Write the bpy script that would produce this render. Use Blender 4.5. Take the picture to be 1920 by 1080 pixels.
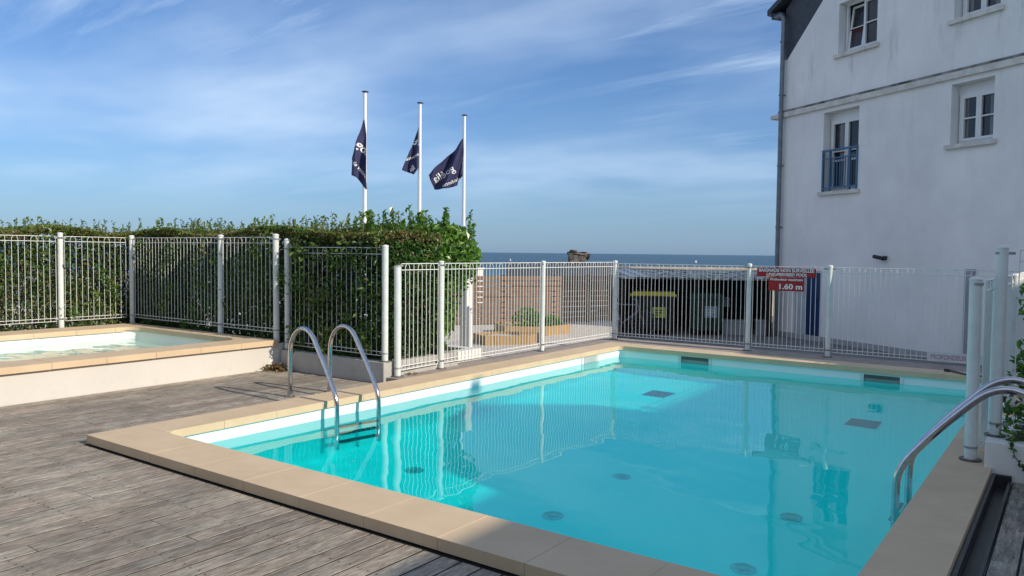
import bpy, bmesh, math, random
import numpy as np
from mathutils import Vector, Matrix
random.seed(7); RNG = np.random.default_rng(11)
for o in list(bpy.data.objects): bpy.data.objects.remove(o, do_unlink=True)
S = bpy.context.scene
COL = S.collection
R = math.radians

# ------------------------------------------------------------------ camera
cd = bpy.data.cameras.new('camera'); cam = bpy.data.objects.new('camera', cd); COL.objects.link(cam)
S.camera = cam
cd.sensor_width = 36.0; cd.lens = 1472.57 / 1920 * 36.0
cd.clip_start = 0.05; cd.clip_end = 60000
_r = Vector((0.8104918, 0.58564768, 0.01094731)); _u = Vector((-0.0353254, 0.03021522, 0.99891899)); _f = Vector((-0.58468381, 0.81000237, -0.04517742))
_m = Matrix.Identity(4)
for i in range(3): _m[i][0] = _r[i]; _m[i][1] = _u[i]; _m[i][2] = -_f[i]
_m.translation = (0, 0, 1.35)
cam.matrix_world = _m

# ------------------------------------------------------------------ light
SUN_EL, SUN_AZ = R(29.0), R(86.0)          # azimuth clockwise from +Y
sun_dir = Vector((math.cos(SUN_EL) * math.sin(SUN_AZ), math.cos(SUN_EL) * math.cos(SUN_AZ), math.sin(SUN_EL)))
ld = bpy.data.lights.new('sun', 'SUN'); ld.energy = 3.2; ld.angle = R(0.5); ld.color = (1.0, 0.90, 0.76)
sun = bpy.data.objects.new('sun', ld); COL.objects.link(sun)
sun.rotation_euler = sun_dir.to_track_quat('Z', 'Y').to_euler()
ld.cycles.is_caustics_light = True

S.view_settings.view_transform = 'Standard'; S.view_settings.look = 'None'
S.view_settings.exposure = 0.55; S.view_settings.gamma = 1.0
S.render.engine = 'CYCLES'
S.cycles.use_denoising = True
S.cycles.max_bounces = 14; S.cycles.transparent_max_bounces = 12
S.cycles.diffuse_bounces = 6; S.cycles.glossy_bounces = 8; S.cycles.transmission_bounces = 10
S.cycles.caustics_refractive = True; S.cycles.caustics_reflective = True
S.cycles.sample_clamp_indirect = 4.0; S.cycles.blur_glossy = 0.3

# ------------------------------------------------------------------ node helpers
def nt(m): return m.node_tree
def N(t, kind, **kw):
    n = t.nodes.new(kind)
    for k, v in kw.items():
        if k.startswith('i_'):
            n.inputs[int(k[2:]) if k[2:].isdigit() else k[2:].replace('_', ' ')].default_value = v
        else: setattr(n, k, v)
    return n
def L(t, a, b): t.links.new(a, b)
def ramp(t, src, stops, interp='LINEAR'):
    n = t.nodes.new('ShaderNodeValToRGB'); n.color_ramp.interpolation = interp
    e = n.color_ramp.elements
    while len(e) < len(stops): e.new(0.5)
    for el, (p, c) in zip(e, stops):
        el.position = p; el.color = (*c, 1) if len(c) == 3 else c
    t.links.new(src, n.inputs[0]); return n
def math_(t, op, a, b=None, c=None):
    n = t.nodes.new('ShaderNodeMath'); n.operation = op
    for i, v in enumerate((a, b, c)):
        if v is None: continue
        if isinstance(v, (int, float)): n.inputs[i].default_value = v
        else: t.links.new(v, n.inputs[i])
    return n.outputs[0]
def mixc(t, fac, a, b, mode='MIX'):
    n = t.nodes.new('ShaderNodeMix'); n.data_type = 'RGBA'; n.blend_type = mode
    for s, v in ((n.inputs[0], fac), (n.inputs[6], a), (n.inputs[7], b)):
        if isinstance(v, (int, float)): s.default_value = v
        elif isinstance(v, tuple): s.default_value = (*v, 1) if len(v) == 3 else v
        else: t.links.new(v, s)
    return n.outputs[2]
def noise(t, scale, detail=4, rough=0.6, vec=None, stretch=None, rot=None, coord='Object'):
    if vec is None:
        tc = t.nodes.new('ShaderNodeTexCoord'); vec = tc.outputs[coord]
    if stretch or rot:
        mp = t.nodes.new('ShaderNodeMapping')
        if stretch: mp.inputs['Scale'].default_value = stretch
        if rot: mp.inputs['Rotation'].default_value = rot
        t.links.new(vec, mp.inputs[0]); vec = mp.outputs[0]
    n = t.nodes.new('ShaderNodeTexNoise'); n.inputs['Scale'].default_value = scale
    n.inputs['Detail'].default_value = detail; n.inputs['Roughness'].default_value = rough
    t.links.new(vec, n.inputs['Vector']); return n.outputs['Fac']
MATS = {}
def mat(name, c1, c2=None, scale=4, rough=0.6, metal=0.0, bump=0.0, bscale=None, stretch=None, spec=0.5, lo=0.35, hi=0.65, coat=0.0, detail=5):
    if name in MATS: return MATS[name]
    m = bpy.data.materials.new(name); m.use_nodes = True; t = m.node_tree
    b = t.nodes['Principled BSDF']; b.inputs['Roughness'].default_value = rough
    b.inputs['Metallic'].default_value = metal; b.inputs['Specular IOR Level'].default_value = spec
    b.inputs['Coat Weight'].default_value = coat
    c2 = c2 or tuple(x * 0.85 for x in c1)
    nf = noise(t, scale, detail, stretch=stretch)
    rp = ramp(t, nf, [(lo, c1), (hi, c2)]); t.links.new(rp.outputs[0], b.inputs['Base Color'])
    if bump:
        bf = noise(t, bscale or scale * 4, 6, stretch=stretch)
        bn = t.nodes.new('ShaderNodeBump'); bn.inputs['Strength'].default_value = bump; bn.inputs['Distance'].default_value = 0.01
        t.links.new(bf, bn.inputs['Height']); t.links.new(bn.outputs[0], b.inputs['Normal'])
    MATS[name] = m; return m

# ------------------------------------------------------------------ world: sky with thin cirrus
w = bpy.data.worlds.new('World'); S.world = w; w.use_nodes = True; t = w.node_tree
bg = t.nodes['Background']; bg.inputs['Strength'].default_value = 0.105
sky = t.nodes.new('ShaderNodeTexSky'); sky.sky_type = 'NISHITA'; sky.sun_disc = False
sky.sun_elevation = SUN_EL; sky.sun_rotation = SUN_AZ; sky.air_density = 1.0; sky.dust_density = 0.6; sky.ozone_density = 2.5
tc = t.nodes.new('ShaderNodeTexCoord')
sep = t.nodes.new('ShaderNodeSeparateXYZ'); L(t, tc.outputs['Generated'], sep.inputs[0])
zc = math_(t, 'MAXIMUM', sep.outputs[2], 0.02)
zz = math_(t, 'ADD', zc, 0.12)
cmb = t.nodes.new('ShaderNodeCombineXYZ')
L(t, math_(t, 'DIVIDE', sep.outputs[0], zz), cmb.inputs[0]); L(t, math_(t, 'DIVIDE', sep.outputs[1], zz), cmb.inputs[1])
mpc = t.nodes.new('ShaderNodeMapping'); mpc.inputs['Rotation'].default_value = (0, 0, R(58)); mpc.inputs['Scale'].default_value = (1.0, 2.2, 1.0)
CLX, CLY = 3.1, 1.7
mpc.inputs['Location'].default_value = (CLX, CLY, 0)
L(t, cmb.outputs[0], mpc.inputs[0])
cn1 = noise(t, 0.42, 7, 0.50, vec=mpc.outputs[0]); 
n2 = t.nodes.new('ShaderNodeTexNoise'); n2.noise_dimensions = '4D'; n2.inputs['W'].default_value = 0.0; n2.inputs['Scale'].default_value = 0.8; n2.inputs['Detail'].default_value = 3
L(t, cmb.outputs[0], n2.inputs['Vector'])
mp2 = t.nodes.new('ShaderNodeMapping'); mp2.inputs['Rotation'].default_value = (0, 0, R(47)); mp2.inputs['Scale'].default_value = (0.8, 4.5, 1.0)
mp2.inputs['Location'].default_value = (CLX, CLY, 0); L(t, cmb.outputs[0], mp2.inputs[0])
wisp = ramp(t, noise(t, 1.0, 10, 0.62, vec=mp2.outputs[0]), [(0.47, (0, 0, 0)), (0.82, (0.95,)*3)])
soft = ramp(t, cn1, [(0.38, (0, 0, 0)), (0.66, (0.85,)*3)])
msk = ramp(t, n2.outputs['Fac'], [(0.36, (0.12,)*3), (0.62, (1, 1, 1))])
cl = math_(t, 'MULTIPLY', math_(t, 'MAXIMUM', wisp.outputs[0], soft.outputs[0]), msk.outputs[0])
tint = mixc(t, 1.0, sky.outputs[0], (0.435, 0.605, 0.83), 'MULTIPLY')
hz = ramp(t, zc, [(0.0, (0.55,)*3), (0.10, (0.22,)*3), (0.35, (0.0,)*3)])
skyc = mixc(t, hz.outputs[0], tint, (1.66, 2.62, 4.35))
clf = math_(t, 'MULTIPLY', math_(t, 'MULTIPLY', cl, 0.9), ramp(t, sep.outputs[2], [(0.035, (0, 0, 0)), (0.13, (1, 1, 1))]).outputs[0])
skyc = mixc(t, clf, skyc, (4.7, 5.8, 7.2))
# bright patch added to the unseen sky behind the camera as fill light
back_fill = ramp(t, math_(t, 'ADD', math_(t, 'MULTIPLY', sep.outputs[0], 0.35), math_(t, 'MULTIPLY', sep.outputs[1], -1.0)), [(0.0, (0, 0, 0)), (0.75, (1, 1, 1))])
vz = ramp(t, sep.outputs[2], [(0.0, (0.35,)*3), (0.35, (1, 1, 1)), (0.8, (0.7,)*3)])
skyc = mixc(t, math_(t, 'MULTIPLY', math_(t, 'MULTIPLY', back_fill.outputs[0], vz.outputs[0]), 0.85), skyc, (4.2, 4.8, 5.8))
L(t, skyc, bg.inputs['Color'])

# ------------------------------------------------------------------ mesh helpers
class MB:
    def __init__(s): s.v = []; s.f = []; s.sm = []
    def add(s, vs, fs, smooth=False):
        k = len(s.v); s.v += [tuple(v) for v in vs]; s.f += [tuple(i + k for i in f) for f in fs]; s.sm += [smooth] * len(fs); return s
    def box(s, x0, x1, y0, y1, z0, z1):
        return s.add([(x0,y0,z0),(x1,y0,z0),(x1,y1,z0),(x0,y1,z0),(x0,y0,z1),(x1,y0,z1),(x1,y1,z1),(x0,y1,z1)],
            [(0,3,2,1),(4,5,6,7),(0,1,5,4),(1,2,6,5),(2,3,7,6),(3,0,4,7)])
    def bbox(s, x0, x1, y0, y1, z0, z1, b=0.006):
        """box with chamfered edges"""
        bm = bmesh.new(); bmesh.ops.create_cube(bm, size=1.0)
        for v in bm.verts: v.co = Vector((x0 + (v.co.x + .5) * (x1 - x0), y0 + (v.co.y + .5) * (y1 - y0), z0 + (v.co.z + .5) * (z1 - z0)))
        bmesh.ops.bevel(bm, geom=bm.edges[:], offset=b, segments=2, affect='EDGES', profile=0.5)
        s.bm(bm); bm.free(); return s
    def bm(s, bm, mtx=None, smooth=False):
        bm.verts.ensure_lookup_table(); bm.verts.index_update()
        return s.add([(mtx @ v.co if mtx else v.co) for v in bm.verts], [[v.index for v in f.verts] for f in bm.faces], smooth)
    def obox(s, o, ax, ay, az):
        """oriented box: corner o, edge vectors"""
        o, ax, ay, az = map(Vector, (o, ax, ay, az))
        P = [o, o+ax, o+ax+ay, o+ay, o+az, o+ax+az, o+ax+ay+az, o+ay+az]
        fs = [(0,3,2,1),(4,5,6,7),(0,1,5,4),(1,2,6,5),(2,3,7,6),(3,0,4,7)]
        if ax.cross(ay).dot(az) < 0: fs = [f[::-1] for f in fs]
        return s.add(P, fs)
    def tube(s, pts, r, n=8, caps=True, closed=False):
        pts = [Vector(p) for p in pts]; k = len(pts); rr = r if isinstance(r, (list, tuple)) else [r] * k
        vs = []; prev = None
        for i, p in enumerate(pts):
            if closed: d = pts[(i+1) % k] - pts[i-1]
            else: d = pts[min(i+1, k-1)] - pts[max(i-1, 0)]
            d.normalize()
            if prev is None:
                a = Vector((0, 0, 1)) if abs(d.z) < 0.9 else Vector((1, 0, 0))
                u = d.cross(a).normalized()
            else:
                u = (prev - d * prev.dot(d)).normalized()
            prev = u; v = d.cross(u)
            for j in range(n):
                th = 2 * math.pi * j / n; vs.append(p + (u * math.cos(th) + v * math.sin(th)) * rr[i])
        fs = []
        for i in range(k if closed else k - 1):
            a, b = i * n, ((i + 1) % k) * n
            for j in range(n): fs.append((a + j, b + j, b + (j+1) % n, a + (j+1) % n)[::-1])
        s.add(vs, fs, True)
        if caps and not closed:
            s.add(vs[:n], [tuple(range(n))]); s.add(vs[-n:], [tuple(range(n))[::-1]])
        return s
    def prism(s, poly, ax, ay, az, o, d):
        """2-D polygon in plane (ax, ay) at o, extruded along az by d"""
        ax, ay, az, o = map(Vector, (ax, ay, az, o)); n = len(poly)
        a = [o + ax * p[0] + ay * p[1] for p in poly]; b = [p + az * d for p in a]
        s.add(a + b, [tuple(range(n))[::-1], tuple(range(n, 2*n))] + [(i, (i+1) % n, n + (i+1) % n, n + i) for i in range(n)]); return s
    def build(s, name, m=None, parent=None, loc=(0,0,0), rz=0):
        me = bpy.data.meshes.new(name); me.from_pydata([tuple(v) for v in s.v], [], s.f)
        me.polygons.foreach_set('use_smooth', s.sm)
        if m: me.materials.append(m)
        me.update(); o = bpy.data.objects.new(name, me); COL.objects.link(o)
        o.parent = parent; o.location = loc; o.rotation_euler = (0, 0, rz); return o
def tag(o, label=None, cat=None, group=None, kind=None):
    for k, v in (('label', label), ('category', cat), ('group', group), ('kind', kind)):
        if v: o[k] = v
    return o
def struct(o): o['kind'] = 'structure'; return o
def empty(name, loc=(0,0,0), rz=0):
    o = bpy.data.objects.new(name, None); COL.objects.link(o); o.location = loc; o.rotation_euler = (0, 0, rz); return o
def fix_normals(o):
    bm = bmesh.new(); bm.from_mesh(o.data); bmesh.ops.recalc_face_normals(bm, faces=bm.faces); bm.to_mesh(o.data); bm.free(); return o
def npmesh(name, V, F, m, parent=None, attr=None, smooth=False):
    """numpy verts (n,3), quads (k,4)"""
    me = bpy.data.meshes.new(name); k = len(F); q = F.shape[1]
    me.vertices.add(len(V)); me.vertices.foreach_set('co', V.astype(np.float32).ravel())
    me.loops.add(k * q); me.loops.foreach_set('vertex_index', F.astype(np.int32).ravel())
    me.polygons.add(k); me.polygons.foreach_set('loop_start', np.arange(0, k * q, q, dtype=np.int32))
    me.polygons.foreach_set('loop_total', np.full(k, q, dtype=np.int32))
    me.update(calc_edges=True)
    me.polygons.foreach_set('use_smooth', np.full(k, smooth))
    if attr is not None:
        a = me.attributes.new('rnd', 'FLOAT', 'POINT'); a.data.foreach_set('value', attr.astype(np.float32))
    if m: me.materials.append(m)
    me.validate(); o = bpy.data.objects.new(name, me); COL.objects.link(o); o.parent = parent; return o

# ------------------------------------------------------------------ pool
PX0, PX1, PY0, PY1 = -5.42, -0.715, 3.16, 10.22     # inner edges of the coping
ZW, ZF = -0.16, -1.45                                # water level, pool floor
DECK_Z = -0.055; GZ = -0.5
def liner_mat():
    m = bpy.data.materials.new('pool_liner'); m.use_nodes = True; t = m.node_tree; b = t.nodes['Principled BSDF']
    nf = noise(t, 1.5, 5)
    rp = ramp(t, nf, [(0.3, (0.78, 0.895, 0.885)), (0.7, (0.76, 0.875, 0.865))]); L(t, rp.outputs[0], b.inputs['Base Color'])
    b.inputs['Roughness'].default_value = 0.45; return m
M_LINER = liner_mat()
def rounded_rect(x0, x1, y0, y1, r, n=8):
    P = []
    for cx, cy, a0 in ((x1-r, y1-r, 0), (x0+r, y1-r, 90), (x0+r, y0+r, 180), (x1-r, y0+r, 270)):
        for i in range(n + 1):
            a = R(a0 + 90 * i / n); P.append((cx + r * math.cos(a), cy + r * math.sin(a)))
    return P
def shell(name, x0, x1, y0, y1, ztop, zbot, r, th, m):
    """open basin: inner wall + floor + outer shell"""
    P = rounded_rect(x0, x1, y0, y1, r); Q = rounded_rect(x0-th, x1+th, y0-th, y1+th, r+th); n = len(P); rf = 0.12
    rings = [([(p[0], p[1], ztop) for p in P])]
    for i in range(7):
        a = R(90 * i / 6); ins = rf * (1 - math.cos(a)); PP = rounded_rect(x0+ins, x1-ins, y0+ins, y1-ins, max(r-ins, 0.02))
        rings.append([(p[0], p[1], zbot + rf * (1 - math.sin(a))) for p in PP])
    vs = [v for g in rings for v in g]; fs = []
    for k in range(len(rings) - 1):
        for i in range(n): fs.append((k*n+i, (k+1)*n+i, (k+1)*n+(i+1) % n, k*n+(i+1) % n))
    mb = MB(); mb.add(vs, fs, True); k = len(rings) - 1; mb.add(rings[-1], [tuple(range(n))])
    # outside
    mb.add([(p[0], p[1], ztop) for p in Q] + [(p[0], p[1], zbot - th) for p in Q], [(i, (i+1) % n, n+(i+1) % n, n+i) for i in range(n)] + [tuple(range(n, 2*n))[::-1]])
    mb.add([(p[0], p[1], ztop) for p in P] + [(p[0], p[1], ztop) for p in Q], [(i, (i+1) % n, n+(i+1) % n, n+i)for i in range(n)])
    return mb.build(name, m)
basin = struct(shell('pool_basin', PX0-0.03, PX1+0.03, PY0-0.03, PY1+0.03, -0.045, ZF, 0.13, 0.15, M_LINER))

def water_mat(name, tint):
    m = bpy.data.materials.new(name); m.use_nodes = True; b = m.node_tree.nodes['Principled BSDF']
    b.inputs['Base Color'].default_value = (*tint, 1); b.inputs['Transmission Weight'].default_value = 1.0; b.inputs['Specular IOR Level'].default_value = 0.30
    b.inputs['Roughness'].default_value = 0.0; b.inputs['IOR'].default_value = 1.33
    return m
def wave_h(X, Y, amp, seed, waves):
    rg = np.random.default_rng(seed); Z = np.zeros_like(X)
    for (lam, a) in waves:
        for k in range(5):
            th = rg.uniform(0, 2*np.pi); l = lam * rg.uniform(0.8, 1.25); ph = rg.uniform(0, 6.28)
            w1 = 0.6 + 0.4 * np.sin((X * np.sin(th*3) + Y * np.cos(th*2)) * 1.3 / lam * 0.6 + ph * 2)
            Z += a * w1 * np.sin((X * np.cos(th) + Y * np.sin(th)) * 2*np.pi / l + ph)
    return Z * amp
def water(name, x0, x1, y0, y1, z, zb, res, m, amp, seed, waves):
    nx, ny = int((x1-x0)/res), int((y1-y0)/res)
    xs = np.linspace(x0, x1, nx+1); ys = np.linspace(y0, y1, ny+1); X, Y = np.meshgrid(xs, ys)
    Z = z + wave_h(X, Y, amp, seed, waves)
    V = np.stack([X, Y, Z], -1).reshape(-1, 3); W1 = nx + 1
    i = np.arange(nx)[None, :] + np.arange(ny)[:, None] * W1
    F = np.stack([i, i+1, i+1+W1, i+W1], -1).reshape(-1, 4)
    # sides and bottom: boundary skirt down to zb
    bnd = list(range(nx)) + [nx + j*W1 for j in range(ny)] + [ny*W1 + nx - k for k in range(nx)] + [(ny-j)*W1 for j in range(ny)]
    bnd = np.array(bnd); nb = len(bnd); lo = V[bnd].copy(); lo[:, 2] = zb; k0 = len(V); V = np.vstack([V, lo])
    j = np.arange(nb); F2 = np.stack([bnd[(j+1) % nb], bnd[j], k0 + j, k0 + (j+1) % nb], -1)
    o = npmesh(name, V, np.vstack([F, F2]), m, smooth=True)
    bm = bmesh.new(); bm.from_mesh(o.data); bm.verts.ensure_lookup_table()
    f = bm.faces.new([bm.verts[k0 + q] for q in range(nb)][::-1]); f.smooth = False
    for f in bm.faces:
        if f.calc_center_median().z < z - 0.1: f.smooth = False
    # hard rim so that the top keeps upward normals
    for e in bm.edges:
        if len(e.link_faces) == 2 and e.link_faces[0].smooth != e.link_faces[1].smooth: e.smooth = False
    bm.to_mesh(o.data); bm.free()
    return o
M_WATER = water_mat('pool_water', (0.003, 0.97, 0.97))
pw = struct(water('pool_water', PX0-0.06, PX1+0.06, PY0-0.06, PY1+0.06, ZW, ZF-0.06, 0.03, M_WATER, 1.0, 5,
    ((1.5, 0.0008), (0.55, 0.00034), (0.24, 0.00009))))
pw.cycles.is_caustics_caster = True; basin.cycles.is_caustics_receiver = True

# ------------------------------------------------------------------ materials
M_COPE = mat('sandstone_coping', (0.64, 0.485, 0.315), (0.57, 0.425, 0.27), scale=3, rough=0.8, bump=0.15, bscale=60, detail=8)
M_CONC = mat('rough_concrete', (0.36, 0.30, 0.25), (0.26, 0.22, 0.19), scale=7, rough=0.9, bump=0.4, bscale=50)
M_RENDER = mat('white_render', (0.78, 0.76, 0.71), (0.70, 0.68, 0.63), scale=3, rough=0.9, bump=0.25, bscale=80)
M_POST = mat('white_coated_steel', (0.70, 0.72, 0.70), (0.62, 0.64, 0.61), scale=9, rough=0.3, spec=0.5, coat=0.3)
M_WIRE = mat('white_wire', (0.76, 0.76, 0.74), (0.68, 0.67, 0.63), scale=14, rough=0.4)
M_ZINC = mat('dull_metal', (0.20, 0.20, 0.20), (0.10, 0.09, 0.08), scale=30, rough=0.6, metal=0.4)
M_STEEL = mat('polished_steel', (0.62, 0.62, 0.63), (0.52, 0.52, 0.54), scale=20, rough=0.16, metal=1.0)
M_DARK = mat('black_plastic', (0.015, 0.016, 0.017), (0.03, 0.03, 0.03), scale=8, rough=0.5)
M_BLUE = mat('blue_paint', (0.006, 0.024, 0.10), (0.008, 0.03, 0.12), scale=6, rough=0.5)
M_SLATE = mat('slate', (0.035, 0.042, 0.055), (0.055, 0.062, 0.075), scale=12, rough=0.6)
M_GLASS = mat('window_glass', (0.03, 0.035, 0.04), (0.05, 0.055, 0.06), scale=0.6, rough=0.05, spec=0.9, coat=0.5)
M_FRAME = mat('white_window_frame', (0.74, 0.75, 0.74), (0.68, 0.69, 0.68), scale=4, rough=0.4)
M_ZPIPE = mat('grey_zinc_pipe', (0.20, 0.22, 0.24), (0.14, 0.16, 0.18), scale=6, rough=0.45, metal=0.5)
M_SOIL = mat('dark_soil', (0.03, 0.024, 0.018), (0.07, 0.055, 0.04), scale=12, rough=1.0, bump=0.6, bscale=40)
M_TWIG = mat('twig_bark', (0.07, 0.05, 0.035), (0.12, 0.09, 0.065), scale=20, rough=0.9)

def leaf_mat(name, cols, rough=0.42, trans=0.25):
    m = bpy.data.materials.new(name); m.use_nodes = True; t = m.node_tree; b = t.nodes['Principled BSDF']
    a = t.nodes.new('ShaderNodeAttribute'); a.attribute_name = 'rnd'
    k = len(cols); rp = ramp(t, a.outputs['Fac'], [(i / (k - 1), c) for i, c in enumerate(cols)])
    L(t, rp.outputs[0], b.inputs['Base Color']); b.inputs['Roughness'].default_value = rough
    tr = t.nodes.new('ShaderNodeBsdfTranslucent'); tc_ = mixc(t, 1.0, rp.outputs[0], (1.5, 1.7, 0.7), 'MULTIPLY'); L(t, tc_, tr.inputs['Color'])
    mx = t.nodes.new('ShaderNodeMixShader'); mx.inputs[0].default_value = trans
    L(t, b.outputs[0], mx.inputs[1]); L(t, tr.outputs[0], mx.inputs[2]); L(t, mx.outputs[0], t.nodes['Material Output'].inputs['Surface'])
    return m
M_HEDGE = leaf_mat('hedge_leaves', [(0.022, 0.055, 0.014), (0.035, 0.085, 0.018), (0.055, 0.12, 0.022), (0.085, 0.15, 0.03), (0.15, 0.19, 0.045), (0.17, 0.10, 0.045)])
M_SHRUB = leaf_mat('shrub_leaves', [(0.03, 0.08, 0.018), (0.055, 0.13, 0.025), (0.09, 0.19, 0.032), (0.15, 0.27, 0.045), (0.26, 0.36, 0.075)], rough=0.32, trans=0.32)
M_DRYLEAF = leaf_mat('dry_leaves', [(0.10, 0.06, 0.03), (0.18, 0.11, 0.05), (0.24, 0.16, 0.07), (0.08, 0.09, 0.03)])

def leaves(P, size, name, m, parent, up=0.35, elong=2.0, bias=None, rn=None):
    n = len(P); nr = RNG.normal(size=(n, 3)); nr[:, 2] = np.abs(nr[:, 2]) + up
    if bias is not None: nr += np.array(bias)
    nr /= np.linalg.norm(nr, axis=1, keepdims=True)
    a = RNG.normal(size=(n, 3)); a -= nr * (a * nr).sum(1, keepdims=True); a /= np.linalg.norm(a, axis=1, keepdims=True); b = np.cross(nr, a)
    sz = size * RNG.uniform(0.5, 1.45, (n, 1)); h = nr * sz * 0.18
    tip0 = P - a * sz * 0.5; tip1 = P + a * sz * 0.5; s0 = P + b * sz * 0.5 / elong * 1.1 + h * 1.0; s1 = P - b * sz * 0.5 / elong * 1.1 + h
    V = np.stack([tip0, s1, tip1, s0], 1).reshape(-1, 3); q = np.arange(n)[:, None] * 4
    F = np.hstack([q, q+1, q+2, q+3])
    rn = RNG.uniform(0, 1, n) if rn is None else rn
    return npmesh(name, V, F, m, parent, attr=np.repeat(rn, 4))

# ------------------------------------------------------------------ ground, terraces, deck
def rect_plane(mb, x0, x1, y0, y1, z): mb.add([(x0,y0,z),(x1,y0,z),(x1,y1,z),(x0,y1,z)], [(0,1,2,3)])
M_GROUND = mat('grey_paving', (0.21, 0.20, 0.20), (0.15, 0.145, 0.14), scale=2.5, rough=0.9, bump=0.3, bscale=60)
g = MB()
bx0, bx1, by0, by1 = -8.2, 12.0, -6.0, 10.6      # the raised pool terrace sits in this hole
X = [-90, bx0, bx1, 90]; 
rect_plane(g, -90, bx0, -90, by1, GZ); rect_plane(g, bx1, 90, -90, by1, GZ); rect_plane(g, bx0, bx1, -90, by0, GZ)
rect_plane(g, -90, 90, by1, 32, GZ)
g.add([(-90,32,GZ),(90,32,GZ),(200,75,-16),(-200,75,-16)], [(0,1,2,3)])
struct(g.build('ground', M_GROUND))

def sea_mat():
    m = bpy.data.materials.new('sea_water'); m.use_nodes = True; t = m.node_tree; b = t.nodes['Principled BSDF']
    tc = t.nodes.new('ShaderNodeTexCoord'); nf = noise(t, 0.004, 6, 0.6, vec=tc.outputs['Object'], stretch=(0.25, 1.6, 1), rot=(0, 0, R(35)))
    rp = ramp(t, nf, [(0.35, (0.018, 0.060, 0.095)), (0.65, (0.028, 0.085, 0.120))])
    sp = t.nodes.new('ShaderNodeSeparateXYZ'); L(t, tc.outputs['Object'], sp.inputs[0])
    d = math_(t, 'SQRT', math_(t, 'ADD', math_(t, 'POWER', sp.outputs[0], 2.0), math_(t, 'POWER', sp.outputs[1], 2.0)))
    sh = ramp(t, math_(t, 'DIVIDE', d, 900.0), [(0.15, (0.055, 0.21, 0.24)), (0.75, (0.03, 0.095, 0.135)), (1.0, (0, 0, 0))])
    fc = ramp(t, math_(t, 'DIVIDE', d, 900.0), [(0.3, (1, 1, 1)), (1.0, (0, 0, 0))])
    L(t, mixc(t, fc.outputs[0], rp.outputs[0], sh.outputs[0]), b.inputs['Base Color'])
    b.inputs['Roughness'].default_value = 0.35; b.inputs['Specular IOR Level'].default_value = 0.35
    bf = noise(t, 0.25, 8, 0.7, vec=tc.outputs['Object'], stretch=(1, 2.5, 1), rot=(0, 0, R(35)))
    bn = t.nodes.new('ShaderNodeBump'); bn.inputs['Strength'].default_value = 0.9; bn.inputs['Distance'].default_value = 1.5
    L(t, bf, bn.inputs['Height']); L(t, bn.outputs[0], b.inputs['Normal']); return m
sm_ = MB(); sm_.add([(-40000,40,-12),(40000,40,-12),(40000,40000,-12),(-40000,40000,-12)], [(0,1,2,3)])
sm_.add([(-40000,-30000,-12),(-250,-30000,-12),(-250,40,-12),(-40000,40,-12)], [(0,1,2,3)])
struct(sm_.build('sea', sea_mat()))

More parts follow.
